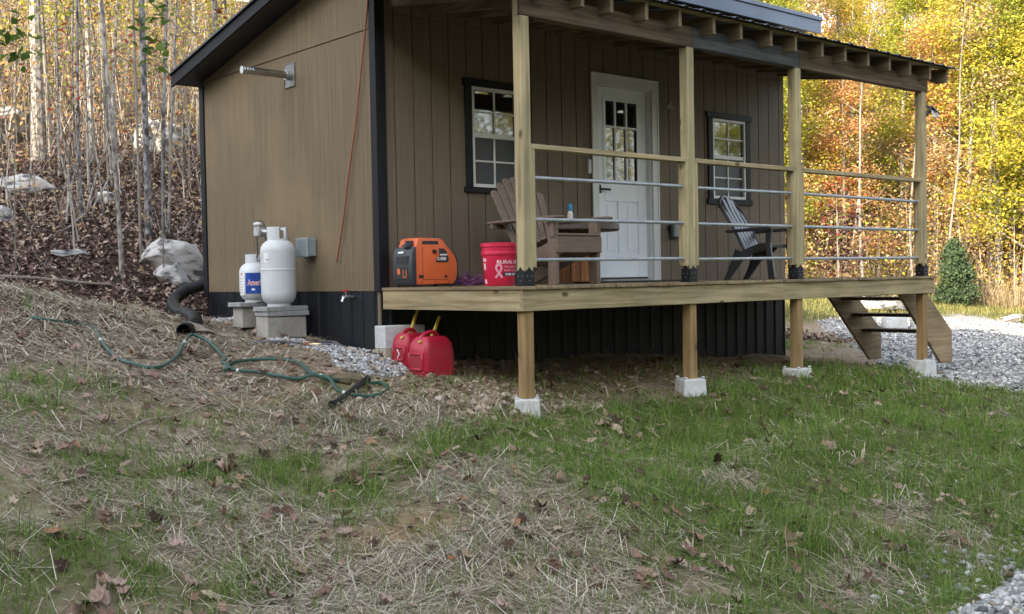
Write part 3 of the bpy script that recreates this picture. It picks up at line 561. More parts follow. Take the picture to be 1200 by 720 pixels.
# ---------------------------------------------------------------- steps
WS = wood('step_board', 'x', (.16, .115, .065), (.26, .19, .115), (.36, .28, .18))
WSD = wood('tread_board', 'y', (.06, .045, .03), (.11, .085, .055), (.17, .135, .09))
st = thing('steps', 'open wooden steps going down from the right end of the porch to the gravel', 'steps', (6.2, -1.2, -1.0))
def sl_(y):
    mb = MB(); mb.prism([(5.80, -.172), (6.154, -.172), (6.154, -.03), (6.21, -.03), (6.97, -.63), (6.97, -1.13), (6.90, -1.13), (6.75, -.93)] if False else [(5.80, -.172), (6.156, -.172), (6.156, -.04), (6.22, -.04), (6.97, -.63), (6.97, -1.0), (6.72, -1.0)], y-.019, y+.019, 'y')
    return mb.move(Matrix.Translation((-6.2, 1.2, 1.0)))
sl_(-1.64).build('stringer', WS, st, .003); sl_(-.72).build('stringer', WS, st, .003)
for i, (x, z) in enumerate(((6.08, -.232), (6.30, -.43), (6.52, -.625))): MB().box(x, x+.26, -1.62, -.74, z-.019, z+.019).move(Matrix.Translation((-6.2, 1.2, 1.0))).build('tread', WSD, st, .003)
# ---------------------------------------------------------------- lettering
def text_geo(s, size, depth=.001, bold=0):
    cu = bpy.data.curves.new('lettering', 'FONT'); cu.body = s; cu.size = size; cu.extrude = depth; cu.align_x = 'LEFT'; cu.offset = bold; cu.resolution_u = 3
    ob = bpy.data.objects.new('lettering', cu); COL.objects.link(ob); bpy.context.view_layer.update()
    me = bpy.data.meshes.new_from_object(ob.evaluated_get(bpy.context.evaluated_depsgraph_get()))
    vs = [tuple(v.co) for v in me.vertices]; fs = [tuple(p.vertices) for p in me.polygons]
    bpy.data.objects.remove(ob); bpy.data.curves.remove(cu); bpy.data.meshes.remove(me)
    return vs, fs
def text_on(mb, s, size, place, bold=0, width=None):
    vs, fs = text_geo(s, size, .0008, bold)
    if width:
        w = max(v[0] for v in vs); k = width/w; vs = [(v[0]*k, v[1], v[2]) for v in vs]
    return mb.add([place(*v) for v in vs], fs)
def cyl(rf, a0, z0, flip=1):   # maps (u,v,w) to a point on a round wall of radius rf(z)
    def f(u, v, w): z = z0+v; r = rf(z)+.0012+w; a = a0+u/rf(z); return (r*math.cos(a), r*math.sin(a), z)
    return f
def cyl_patch(mb, rf, a0, a1, z0, z1, off=.0008, n=10, nz=2):
    vs = []; fs = []
    for j in range(nz+1):
        z = z0+(z1-z0)*j/nz
        for i in range(n+1): a = a0+(a1-a0)*i/n; r = rf(z)+off; vs.append((r*math.cos(a), r*math.sin(a), z))
    for j in range(nz):
        for i in range(n): k = j*(n+1)+i; fs.append((k, k+1, k+n+2, k+n+1))
    return mb.add(vs, fs)
def G(x, y): return float(gz(np.array([x]), np.array([y]))[0])
def smoothpath(pts, k=6):
    P = [Vector(p) for p in pts]; out = []
    for i in range(len(P)-1):
        p0, p1, p2, p3 = P[max(i-1, 0)], P[i], P[i+1], P[min(i+2, len(P)-1)]
        for j in range(k):
            t = j/k; out.append(.5*((2*p1)+(p2-p0)*t+(2*p0-5*p1+4*p2-p3)*t*t+(3*p1-p0-3*p2+p3)*t**3))
    return out+[P[-1]]

# ---------------------------------------------------------------- on the side wall
M_REDCORD = noisy('rust_red_cord', (.20, .055, .03), (.30, .085, .045), 30, None, .6)
vp = thing('exhaust_pipe', 'galvanised exhaust pipe sticking out of the brown side wall on a square flange', 'pipe', (-.003, 1.475, 2.10))
mb = MB(); mb.box(-.006, -.0005, -.10, .10, -.115, .115); mb.box(-.012, -.0065, -.10, .10, .107, .115); mb.box(-.012, -.0065, -.10, .10, -.115, -.107); mb.box(-.012, -.0065, -.10, -.092, -.106, .106); mb.box(-.012, -.0065, .092, .10, -.106, .106); mb.build('flange', noisy('dull_flange', (.14, .135, .13), (.27, .265, .26), 9, None, .45, .7), vp, .001)
mb = MB(); mb.tube([(-.007, 0, 0), (-.05, 0, 0)], .046, 20); mb.build('collar', M_GALV, vp, 0, True)
M_STEELP = noisy('tarnished_steel_pipe', (.30, .29, .27), (.48, .47, .45), 10, (1, 3, 3), .28, .95, .02)
mb = MB(); mb.tube([(-.05, 0, 0), (-.40, 0, 0)], .036, 20); mb.build('tube', M_STEELP, vp, 0, True)
mb = MB()
for i in range(4): x = -.402-.028*i; mb.tube([(x, 0, 0), (x-.006, 0, 0), (x-.010, 0, 0), (x-.022, 0, 0), (x-.028, 0, 0)], [.037, .037, .034, .034, .037], 20)
mb.build('slotted_cap', M_STEELP, vp, 0, True)
mb = MB()
for i in range(8): mb.cbox((-.41-.014*i, 0, .0362), (.006, .03, .004))
mb.build('slots', M_BLKP, vp)
mb = MB(); mb.tube(smoothpath([(-.03, .05, 2.62), (-.026, .10, 2.35), (-.03, .19, 1.95), (-.026, .30, 1.5), (-.03, .42, 1.08), (-.026, .53, .68), (-.03, .64, .33), (-.028, .665, .262)], 5), .0085, 8)
tag(mb.build('hanging_cord', M_REDCORD, None, 0, True), 'rust red cord hanging slantwise down the brown side wall', 'cord')
eb = thing('electrical_box', 'grey weatherproof electrical box on the side wall beside the big gas cylinder', 'electrical box', (-.0035, 1.16, .415))
MB().box(-.085, -.0005, -.105, .105, -.085, .085).build('box', M_GREY, eb, .006); MB().box(-.103, -.0855, -.112, .112, -.092, .092).build('lid', M_GREY, eb, .006)
MB().tube([(-.045, .02, -.086), (-.045, .02, -.13)], .016, 10).build('conduit', M_GREY, eb, 0, True)
sp_ = thing('garden_tap', 'brass garden tap with a small red wheel on the black skirting', 'tap', (-.004, .46, -.055))
M_BRASS = noisy('worn_brass', (.45, .36, .2), (.6, .5, .32), 20, None, .35, .9); M_REDP = plain('red_plastic', (.5, .02, .03), .45)
mb = MB(); mb.tube([(.02, 0, 0), (-.05, 0, 0), (-.09, 0, -.008), (-.105, 0, -.045)], [.013, .015, .016, .013], 10); mb.tube([(-.06, 0, 0), (-.065, 0, .05)], .008, 8); mb.build('tap_body', M_GALV, sp_, 0, True)
mb = MB(); mb.tube([(-.05, .03, .0), (-.05, .075, .0)], .011, 8); mb.build('outlet', M_GALV, sp_, 0, True)
MB().tube([(-.062, 0, .05), (-.064, 0, .062)], .030, 14).build('wheel', M_REDP, sp_, 0, True)

# ---------------------------------------------------------------- blocks and slabs
M_CONC = noisy('concrete_grey', (.29, .275, .245), (.40, .385, .35), 18, None, .92, 0, .35, .3, .7, 8, .2, ((.23, .19, .14), 2.5, .5))
M_CONCL = noisy('concrete_pale', (.42, .43, .43), (.55, .56, .56), 22, None, .9, 0, .3, .3, .7, 8, .2, ((.33, .30, .25), 4, .4))
M_CONCT = noisy('concrete_tan', (.33, .29, .22), (.43, .39, .31), 20, None, .92, 0, .35, .3, .7, 8, .2)
M_PIER = noisy('concrete_white', (.50, .515, .52), (.64, .65, .65), 16, None, .9, 0, .35, .3, .7, 8, .2, ((.33, .29, .22), 6, .5))
M_SLAB = noisy('slab_grey', (.22, .225, .22), (.33, .335, .33), 14, None, .9, 0, .3, .3, .7, 8, .2)
def block(name, label, cat, c, d, m, rz=0, rx=0, ry=0, group=None, bev=.006):
    mb = MB().cbox((0, 0, 0), d, 0, rx, ry); o = mb.build(name, m, None, bev); o.location = c; o.rotation_euler = (0, 0, rz); return tag(o, label, cat, group)
bz = -.335
block('concrete_block', 'grey concrete block standing on the gravel below the big gas cylinder', 'block', (-.295, 1.235, -.335), (.42, .21, .20), M_CONC, .04)
block('paver_slab', 'lower thin paving slab on the grey block below the big gas cylinder', 'paver', (-.285, 1.235, -.2065), (.445, .245, .045), M_SLAB, .0)
block('paver_slab', 'upper thin paving slab directly beneath the big gas cylinder', 'paver', (-.295, 1.24, -.1605), (.45, .25, .045), M_SLAB, .05)
block('concrete_block', 'grey concrete block below the small gas cylinder, half behind the other stack', 'block', (-.28, 1.76, -.245), (.39, .20, .20), M_CONC, -.02)
block('paver_slab', 'single thin paving slab beneath the small gas cylinder', 'paver', (-.29, 1.75, -.1225), (.46, .26, .043), M_SLAB, .02)
cz = -.305
block('concrete_block', 'upper pale concrete block of the pair under the porch beside the petrol cans', 'block', (.10, -.135, cz-.10), (.395, .195, .197), M_CONCL, -.12)
block('concrete_block', 'lower tan concrete block of the pair under the porch beside the petrol cans', 'block', (.102, -.135, cz-.298), (.395, .195, .197), M_CONCT, -.13)

# ---------------------------------------------------------------- gas cylinders
M_TANK = noisy('tank_white_paint', (.50, .53, .55), (.60, .63, .65), 3, None, .42, 0, .01, .3, .7, 4, .5, ((.30, .27, .22), 3.5, .25))
M_BLUE = noisy('label_blue', (.01, .03, .22), (.02, .12, .45), 5, (1, 1, .8), .35); M_REDL = plain('label_red', (.55, .015, .03), .4); M_WHT = plain('label_white', (.78, .78, .78), .4); M_INK = plain('label_ink', (.12, .12, .14), .5)
def cylinder_tank(name, label, loc, r, zs0, zs1, ztop, seam):
    t = thing(name, label, 'gas cylinder', loc)
    cr = r*.45; prof = [(.02, zs0-.03), (r*.55, zs0-.024), (r*.80, zs0-.008), (r*.95, zs0+.03), (r, zs0+.075)]
    if seam: prof += [(r, zs0+.085), (r, seam-.016), (r, seam-.010), (r+.003, seam-.005), (r+.003, seam+.005), (r, seam+.010), (r, seam+.016), (r, zs1-.085)]
    prof += [(r, zs1-.075), (r*.97, zs1-.045), (r*.86, zs1-.012), (r*.66, zs1+.014), (r*.4, zs1+.03), (.02, zs1+.036)]
    MB().lathe(prof, 40).build('body', M_TANK, t, 0, True)
    MB().lathe([(r*.68, .0), (r*.68, zs0), (r*.64, zs0), (r*.64, .0)], 32).build('foot_ring', M_TANK, t, 0, True)
    # collar: guard ring with cut-outs
    mb = MB(); z0, z1 = zs1+.005, ztop; R0 = r*.60
    for a0, a1, zz0, zz1 in ((-2.9, .3, z0, z1), (.3, 1.0, z0, z0+.03), (1.0, 2.6, z0, z1), (2.6, 3.3832, z1-.025, z1)):
        n = max(3, int((a1-a0)/.15)); vs = []; fs = []
        for i in range(n+1):
            a = a0+(a1-a0)*i/n-2.2
            for rr, z in ((R0, zz0), (R0, zz1), (R0-.006, zz1), (R0-.006, zz0)): vs.append((rr*math.cos(a), rr*math.sin(a), z))
        for i in range(n):
            for k in range(4): fs.append((i*4+k, i*4+(k+1) % 4, (i+1)*4+(k+1) % 4, (i+1)*4+k))
        fs += [(0, 1, 2, 3), (n*4+3, n*4+2, n*4+1, n*4)]; mb.add(vs, fs)
    mb.build('collar', M_TANK, t, 0, True)
    mb = MB(); mb.tube([(0, 0, zs1+.02), (0, 0, ztop-.03)], .016, 10); mb.tube([(0, 0, zs1+.06), (-.06, -.03, zs1+.06)], .014, 10); mb.build('valve', M_BRASS, t, 0, True)
    MB().tube([(0, 0, ztop-.03), (0, 0, ztop-.008)], .03, 12).build('valve_knob', M_BLKP, t, 0, True)
    return t
big = cylinder_tank('gas_cylinder', 'tall white gas cylinder with a weld seam standing on two paving slabs', (-.32, 1.225, -.1375), .163, .045, .60, .745, .345)
mb = MB(); cyl_patch(mb, lambda z: .163, -2.98, -2.66, .415, .50, .001); mb.build('sticker', M_WHT, big)
mb = MB(); text_on(mb, 'NO', .022, cyl(lambda z: .164, -2.84, .43)); mb.build('sticker_print', M_INK, big)
sm = cylinder_tank('gas_cylinder', 'small white gas cylinder with a blue label tucked behind the tall one', (-.30, 1.715, -.1), .155, .04, .36, .465, None)
rf = lambda z: .155
mb = MB(); cyl_patch(mb, rf, -2.72, -1.55, .085, .285, .001); lab = mb.build('label', M_BLUE, sm)
mb = MB(); text_on(mb, 'AmeriGas', .075, cyl(lambda z: .1565, -2.55, .165), .0035, .21); mb.build('lettering_edge', M_WHT, lab)
mb = MB(); text_on(mb, 'AmeriGas', .075, cyl(lambda z: .1578, -2.55, .165), -.0005, .21); mb.build('lettering', M_REDL, lab)
mb = MB(); cyl_patch(mb, lambda z: .1565, -2.30, -2.10, .115, .135, .0015); mb.build('lettering_edge', M_WHT, lab)
mb = MB(); cyl_patch(mb, rf, -3.25, -2.82, .07, .30, .001); wl = mb.build('label', M_WHT, sm)
mb = MB()
for i in range(6): cyl_patch(mb, rf, -3.2, -2.9, .09+.027*i, .098+.027*i, .002)
mb.build('print_lines', plain('label_grey', (.45, .45, .47), .5), wl)
mb = MB(); cyl_patch(mb, rf, -3.1, -2.98, .262, .285, .002); mb.build('red_mark', M_REDL, wl)
# regulator with hoses, standing above the cylinders on a pigtail
M_SILV = noisy('cast_aluminium', (.5, .51, .52), (.66, .67, .68), 25, None, .4, .6)
rg = thing('regulator', 'silver changeover gas regulator with short black hoses between the two cylinders', 'regulator', (-.20, 1.80, .60))
mb = MB(); mb.box(-.045, .045, -.045, .045, -.06, .045); mb.build('body', M_SILV, rg, .012)
MB().lathe([(.02, .04), (.055, .05), (.06, .065), (.055, .08), (.02, .088)], 18).build('cap', M_SILV, rg, 0, True)
mb = MB(); mb.tube(smoothpath([(-.03, 0, -.05), (-.045, -.03, -.13), (-.05, -.05, -.21), (-.065, -.07, -.255)], 5), .009, 8); mb.build('hose', M_BLKP, rg, 0, True)
mb = MB(); mb.tube(smoothpath([(.0, -.06, -.04), (-.02, -.14, -.05), (-.02, -.18, -.11), (-.04, -.30, -.13), (-.10, -.50, -.05)], 6), .013, 8); mb.build('hose', M_BLKP, rg, 0, True)
mb = MB(); mb.tube(smoothpath([(.03, .03, .02), (.03, .06, .09), (-.02, -.08, .10), (-.02, -.16, .03)], 6), .006, 8); mb.build('hose', M_BLKP, rg, 0, True)
mb = MB(); mb.tube([(0, -.05, .0), (-.01, -.16, -.015), (-.015, -.20, -.02)], [.012, .022, .014], 10); mb.tube([(-.066, -.07, -.255), (-.07, -.075, -.29)], [.018, .022], 10); mb.build('fitting', M_SILV, rg, 0, True)
mb = MB(); mb.tube([(.045, 0, 0), (.199, .0, .0)], .008, 8); mb.build('mounting_arm', M_SILV, rg, 0, True)

# ---------------------------------------------------------------- petrol cans
M_CAN = noisy('red_petrol_can', (.34, .008, .028), (.44, .016, .045), 5, None, .42, 0, .03); M_CAND = M_CAN
M_YEL = plain('yellow_spout', (.52, .40, .05), .5)
def can(label, loc, rz, w, d, h, spout):
    t = thing('petrol_can', label, 'petrol can', loc, rz)
    # tapered body by stacked rings of a rounded rectangle
    rings = [(0, .94, .94, 0), (.03, 1, 1, 0), (h*.55, .98, .98, 0), (h*.74, .93, .93, 0), (h*.86, .78, .80, .0), (h*.93, .62, .62, 0)]
    n = 32; vs = []; fs = []
    for z, a, b_, o_ in rings:
        for k in range(n):
            th = 2*PI*k/n; c, s = math.cos(th), math.sin(th); e = .35
            vs.append((w/2*a*math.copysign(abs(c)**e, c), d/2*b_*math.copysign(abs(s)**e, s)+o_, z))
    for i in range(len(rings)-1):
        for k in range(n): fs.append((i*n+k, i*n+(k+1) % n, (i+1)*n+(k+1) % n, (i+1)*n+k))
    fs += [tuple(range(n-1, -1, -1)), tuple((len(rings)-1)*n+k for k in range(n))]
    MB().add(vs, fs).build('body', M_CAN, t, 0, 30)
    # grip pocket frame on the face looking to -X, moulded rib, carrying handle
    x = -w/2-.001; mb = MB(); mb.box(x-.010, x+.02, -d*.36, -d*.28, h*.14, h*.56); mb.box(x-.010, x+.02, d*.28, d*.36, h*.14, h*.56); mb.box(x-.010, x+.02, -d*.279, d*.279, h*.5, h*.56); mb.box(x-.018, x+.02, -d*.279, d*.279, h*.14, h*.2)
    mb.build('grip_frame', M_CAN, t, .008, True)
    MB().box(x-.0015, x+.004, -d*.278, d*.278, h*.201, h*.499).build('grip_pocket', noisy('can_pocket', (.24, .01, .02), (.32, .015, .03), 5, None, .55), t)
    mb = MB(); mb.box(-w/2*.97, w/2*.97, -d/2-.006, -d/2+.01, .045, .055); mb.build('moulded_rib', M_CAN, t, .004)
    mb = MB(); mb.tube(smoothpath([(-w*.34, 0, h*.78), (-w*.30, 0, h*.93), (-w*.05, 0, h*1.03), (w*.16, 0, h*1.0), (w*.24, 0, h*.90)], 5), .017, 10); mb.build('handle', M_CAN, t, 0, True)
    mb = MB(); mb.tube([spout[0], Vector(spout[0])+Vector((0, 0, .03))], .026, 14); c = mb.build('spout_cap', M_YEL, t, 0, True)
    mb = MB(); mb.tube([Vector(spout[0])+Vector((0, 0, .02)), spout[1]], [.017, .012], 10); mb.build('spout', M_YEL, t, 0, True)
    mb = MB(); mb.tube([(-w*.42, -d*.15, h*.80), (-w*.47, -d*.15, h*.83)], .014, 10); mb.build('vent_cap', M_YEL, t, 0, True)
    return t
x, y = .09, -.60; c2 = can('larger red petrol can with a yellow spout in front of the other can', (x, y, G(x, y)-.01), -.03, .32, .29, .355, ((.06, .05, .325), (.135, .06, .49)))
x, y = .065, -.33; c1 = can('smaller red petrol can squeezed between the pale blocks and the larger can', (x, y, G(x, y)-.005), .05, .25, .235, .295, ((.03, .02, .27), (.13, .03, .50)))
mb = MB(); mb.cbox((-.1285, .0, .12), (.003, .055, .009), 0, .9); mb.cbox((-.1285, .0, .085), (.003, .055, .009), 0, -.9); mb.build('white_mark', M_WHT, c1)

# ---------------------------------------------------------------- on the porch floor
DZ = .0245
M_ORG = noisy('orange_plastic', (.62, .12, .035), (.70, .15, .05), 4, None, .4, 0, .01); M_GENB = noisy('generator_black', (.018, .022, .028), (.035, .04, .048), 10, None, .45)
gn = thing('generator', 'orange portable inverter generator with a black control panel on the porch', 'generator', (.03, -.50, DZ+.012), .0)
P_ = [(0, .01), (.40, .01), (.435, .05), (.45, .12), (.445, .20), (.42, .26), (.375, .305), (.33, .345), (.30, .385), (.265, .405), (.05, .408), (.025, .395), (.012, .352), (0, .33)]
MB().prism(P_, .012, .268, 'y').build('housing', M_ORG, gn, .014, True, None, 2)
mb = MB(); mb.box(.065, .245, -.0, .006, 0, 0) if False else None
MB().box(.07, .24, .0085, .0118, .352, .382).build('handle_slot', M_GENB, gn, .003)
MB().prism([(-.045, .03), (-.03, .005), (-.001, .0), (-.001, .335), (-.02, .33), (-.04, .29), (-.05, .2), (-.05, .1)], .0, .28, 'y').build('control_panel', M_GENB, gn, .012, True, None, 2)
mb = MB(); mb.box(-.0535, -.0505, .05, .22, .185, .255); mb.box(-.0535, -.0505, .06, .215, .06, .165); mb.build('socket_panel', M_BLKP, gn, .002)
mb = MB(); mb.box(-.0555, -.0537, .17, .205, .10, .15); mb.box(-.0555, -.0537, .075, .082, .07, .14); mb.box(-.0555, -.0537, .118, .125, .07, .14); mb.box(-.0555, -.0537, .0825, .1175, .07, .078); mb.build('red_switches', M_ORG, gn)
mb = MB(); mb.box(-.0555, -.0537, .13, .19, .275-.005, .288-.005) if False else mb.cbox((-.047, .16, .285), (.004, .075, .016), 0, 0, .35); mb.build('white_label', M_WHT, gn)
mb = MB()
for yy in (.09, .15): mb.tube([(-.0538, yy, .225), (-.057, yy, .225)], .016, 14)
mb.build('sockets', M_GENB, gn, 0, True)
mb = MB(); mb.prism([(.40, .0), (.445, .0), (.468, .06), (.472, .15), (.458, .235), (.425, .285), (.40, .30)], .02, .26, 'y'); mb.build('end_cover', M_GENB, gn, .01, True)
mb = MB(); mb.tube([(-.0, .10, .325), (-.0, .10, .358)], .052, 18); mb.tube([(-.0, .10, .358), (-.0, .10, .385)], .036, 14); mb.box(-.05, .06, .05, .15, .333, .348); mb.build('fuel_cap', M_GENB, gn, 0, True)
lp = [(.245, .318), (.305, .316), (.335, .28), (.352, .225), (.342, .20), (.215, .20), (.216, .222), (.25, .262)]
nm = MB().prism(lp, .0085, .0118, 'y').build('name_plate', M_GENB, gn)
mb = MB(); mb.box(.255, .335, .0062, .0083, .258, .27); text_on(mb, 'G 3000', .038, lambda u, v, w: (.226+u, .0075-w, .217+v), .001, .095); mb.build('lettering', M_WHT, nm)
mb = MB(); mb.tube([(.195, .0118, .292), (.195, -.002, .292)], .018, 14); mb.build('knob', M_BLKP, gn, 0, True)
mb = MB(); mb.box(.03, .078, .0092, .0118, .065, .092); mb.box(.305, .332, .0092, .0118, .065, .086); mb.build('sticker', M_BLKP, gn)
mb = MB()
for x0, x1, z0, z1 in ((.07, .073, .05, .33), (.0735, .345, .05, .053)): mb.box(x0, x1, .0102, .0118, z0, z1)
mb.build('door_seam', M_BLKP, gn)
mb = MB()
for x in (.06, .20, .345): mb.tube([(x, .0118, .032), (x, .009, .032)], .006, 8)
mb.build('screws', M_BLKP, gn)
for x in (-.02, .38):
    for yy in (.03, .25): MB().tube([(x, yy, -.012), (x, yy, .012)], .018, 10).build('foot', M_BLKP, gn, 0, True)

M_BKT = noisy('bucket_red', (.52, .012, .05), (.60, .02, .07), 5, None, .38, 0, .01); M_PINK = plain('bucket_pink_print', (.72, .32, .42), .5); M_PALE = plain('bucket_pale_print', (.80, .55, .62), .5); M_NAVY = plain('bucket_navy_print', (.03, .025, .07), .5)
bk = thing('bucket', 'red plastic lidless bucket printed with pale lettering beside the first porch post', 'bucket', (.545, -.97, DZ))
def br(z): return .128+.022*z/.36
MB().lathe([(.125, .0), (.128, .004), (br(.255), .255), (br(.255)+.007, .258), (br(.27)+.010, .275), (br(.28)+.006, .285), (br(.30), .288), (br(.325), .325), (br(.33)+.008, .328), (br(.36)+.006, .356), (br(.36)-.002, .36), (br(.35)-.006, .35), (.121, .02), (.01, .015)], 40).build('body', M_BKT, bk, 0, True)
mb = MB(); a0 = -2.42
text_on(mb, 'RURAL KING', .040, cyl(br, a0, .185), .0012, .275)
pr = mb.build('print', M_PALE, bk)
mb = MB(); text_on(mb, 'WE SUPPORT', .022, cyl(br, a0+.42, .150), .0006, .17); text_on(mb, 'OUR CAUSE', .022, cyl(br, a0+.42, .122), .0006, .17); mb.build('print', M_PINK, bk)
mb = MB(); cyl_patch(mb, br, a0+.38, a0+1.7, .082, .112, .001); nv = mb.build('print_band', M_NAVY, bk)
mb = MB(); text_on(mb, '50% OFF', .024, cyl(lambda z: br(z)+.001, a0+.5, .088), .0008, .13); mb.build('print', M_WHT, nv)
# looped ribbon emblem
mb = MB(); pth = [(-.028, .068), (.006, .115), (.022, .150), (.012, .172), (-.012, .172), (-.022, .150), (-.006, .115), (.028, .068)]
rp = [p for p in smoothpath([(u, v, 0) for u, v in pth], 6)]
vs = []; fs = []
for i, p in enumerate(rp):
    t = (rp[min(i+1, len(rp)-1)]-rp[max(i-1, 0)]).normalized(); nn = Vector((-t.y, t.x, 0))*.0085
    for q in (p-nn, p+nn): vs.append(cyl(br, a0+.12, 0)(q.x, q.y, .0003+.0004*(i > len(rp)/2)))
fs = [(2*i, 2*i+1, 2*i+3, 2*i+2) for i in range(len(rp)-1)]
mb.add(vs, fs).build('ribbon_emblem', M_PINK, bk, 0, False, None, 1, False)
mb = MB(); cyl_patch(mb, br, -3.48, -3.15, .205, .232, .001); cyl_patch(mb, br, -3.42, -3.2, .135, .19, .001); cyl_patch(mb, br, -3.40, -3.18, .02, .055, .001); mb.build('print', M_PALE, bk)
mb = MB(); mb.tube(smoothpath([(.148, -.02, .275), (.16, -.13, .19), (.06, -.205, .13), (-.02, -.20, .12)], 6) if False else [(br(.275)+.012, 0, .275), (br(.275)+.004, 0, .272)], .010, 8)
mb.tube(smoothpath([(.03, -.155, .275), (.10, -.19, .16), (.158, -.06, .13), (.165, .02, .20), (.158, .03, .275)], 6) if False else smoothpath([(.155, -.01, .272), (.168, -.03, .20), (.172, -.02, .14), (.165, .04, .13), (.16, .10, .145)], 5), .0025, 6)
mb.build('wire_handle', M_BLKM, bk, 0, True)

M_PURP = plain('purple_cord', (.20, .06, .20), .5)
mb = MB(); pts = []
for i in range(130):
    a = i*.33; r = .105+.045*math.sin(i*1.7)+.02*math.sin(i*.37); pts.append((.66+r*1.35*math.cos(a), -.40+r*.8*math.sin(a), DZ+.006+.0007*i*(.5+.5*math.sin(i*.9))+.012*(1+math.sin(i*2.3))))
pts += [(.60, -.42, DZ+.10), (.64, -.40, DZ+.135), (.70, -.38, DZ+.09), (.74, -.41, DZ+.03)]
mb.tube(smoothpath(pts, 2), .0045, 6); tag(mb.build('power_cord', M_PURP, None, 0, True), 'purple extension cord in a loose heap between the generator and the bucket', 'cord')

# ---------------------------------------------------------------- slatted wooden chair
M_CHB = noisy('taupe_chair_board', (.125, .09, .068), (.175, .13, .10), 6, (1, 6, 6), .65, 0, .06)
ch = thing('slatted_chair', 'brown slatted garden chair with broad flat arms beside the round table', 'chair', (1.085, -1.375, DZ), .0)
def slat(mb, b0, b1, w0, w1, t, rnd_top=True):
    b0, b1 = Vector(b0), Vector(b1); d = (b1-b0); L = d.length; d.normalize(); nrm = Vector((0, -d.z, d.y)).normalized(); sx = d.cross(nrm).normalized()
    prof = [(-w0/2, 0), (w0/2, 0), (w1/2, L-w1*.35), (w1*.36, L-w1*.1), (0, L), (-w1*.36, L-w1*.1), (-w1/2, L-w1*.35)]
    n = len(prof); vs = [b0+sx*u+d*v+nrm*t/2 for u, v in prof]+[b0+sx*u+d*v-nrm*t/2 for u, v in prof]
    fs = [tuple(range(n)), tuple(range(2*n-1, n-1, -1))]+[(i, i+n, (i+1) % n+n, (i+1) % n) for i in range(n)]
    return mb.add(vs, fs)
for k in range(7):
    q = (k-3)/3; zt = .97-.13*q*q; yb, zb = .47, .16
    f = (zt-zb)/(.97-zb)
    slat(MB(), (q*.185, yb, zb), (q*.275, yb+.37*f, zt), .052, .078, .022).build('back_slat', M_CHB, ch, .004)
for s_ in (-1, 1):
    MB().box(s_*.245-.02, s_*.245+.02, -.0, .10, 0, .548).build('front_leg', M_CHB, ch, .004)
    mb = MB(); mb.prism([(-.085, .55), (.80, .535), (.80, .56), (-.085, .576)], s_*.285-.062, s_*.285+.062, 'x'); mb.build('arm', M_CHB, ch, .01)
    mb = MB(); mb.prism([(.0, .40), (.0, .28), (.40, .15), (.80, .0), (.93, .0), (.93, .05), (.50, .24)], s_*.205-.019, s_*.205+.019, 'x'); mb.build('rear_leg', M_CHB, ch, .004)
    mb = MB(); mb.prism([(.008, .40), (.06, .40), (.06, .52), (.008, .545)], s_*.272-.006, s_*.272+.012, 'x'); mb.build('arm_bracket', M_CHB, ch, .003)
MB().box(-.265, .265, -.022, -.001, .268, .405).build('apron', M_CHB, ch, .006)
for k in range(6):
    y0 = -.025+.078*k; z = .407-.006*k-.0055*k*k*.6; mb = MB(); mb.cbox((0, y0+.034, z+.010), (.50, .07, .02), 0, -.12-.03*k); mb.build('seat_slat', M_CHB, ch, .004)
MB().box(-.36, .36, .70, .735, .495, .534).build('back_rail', M_CHB, ch, .004); mb = MB(); mb.box(-.20, .20, .49, .53, .20, .26); mb.build('back_rail', M_CHB, ch, .004)

# round table, bottle, mat
M_TOPW = noisy('dark_table_top', (.06, .045, .036), (.10, .075, .06), 5, (1, 8, 8), .55, 0, .06); M_BRL = wood('orange_brown_wood_z', 'z', (.12, .05, .02), (.24, .11, .045), (.34, .17, .075), .5, True)
tb = thing('round_table', 'round dark topped table on an orange brown wooden base behind the slatted chair', 'table', (1.875, -.50, DZ))
MB().lathe([(.02, .495), (.43, .495), (.445, .505), (.445, .548), (.43, .56), (.02, .56)], 40).build('table_top', M_TOPW, tb, 0, True)
mb = MB()
for k in range(14): a = 2*PI*k/14; mb.cbox((.195*math.cos(a), .195*math.sin(a), .255), (.03, .084, .479), a)
mb.build('base', M_BRL, tb, .004)
M_CAPB = plain('bright_blue_cap', (.02, .22, .50), .4); M_BTL = plain('cream_bottle', (.70, .68, .62), .35)
bt = thing('bottle', 'slim white spray bottle with a bright blue cap on the round table', 'bottle', (1.845, -.50, DZ+.5605))
MB().lathe([(.015, 0), (.026, .003), (.027, .10), (.022, .118), (.014, .13), (.013, .135)], 18).build('body', M_BTL, bt, 0, True); MB().lathe([(.020, .135), (.022, .14), (.020, .19), (.012, .2)], 18).build('cap', M_CAPB, bt, 0, True)
mb = MB(); mb.cbox((0, 0, .006), (1.15, .50, .012)); o = mb.build('doormat', noisy('black_rubber_mat', (.012, .012, .012), (.03, .03, .03), 60, None, .9, 0, .4), None, .003); o.location = (2.85, -.33, DZ+.001); tag(o, 'black rubber doormat lying before the white front door', 'doormat')

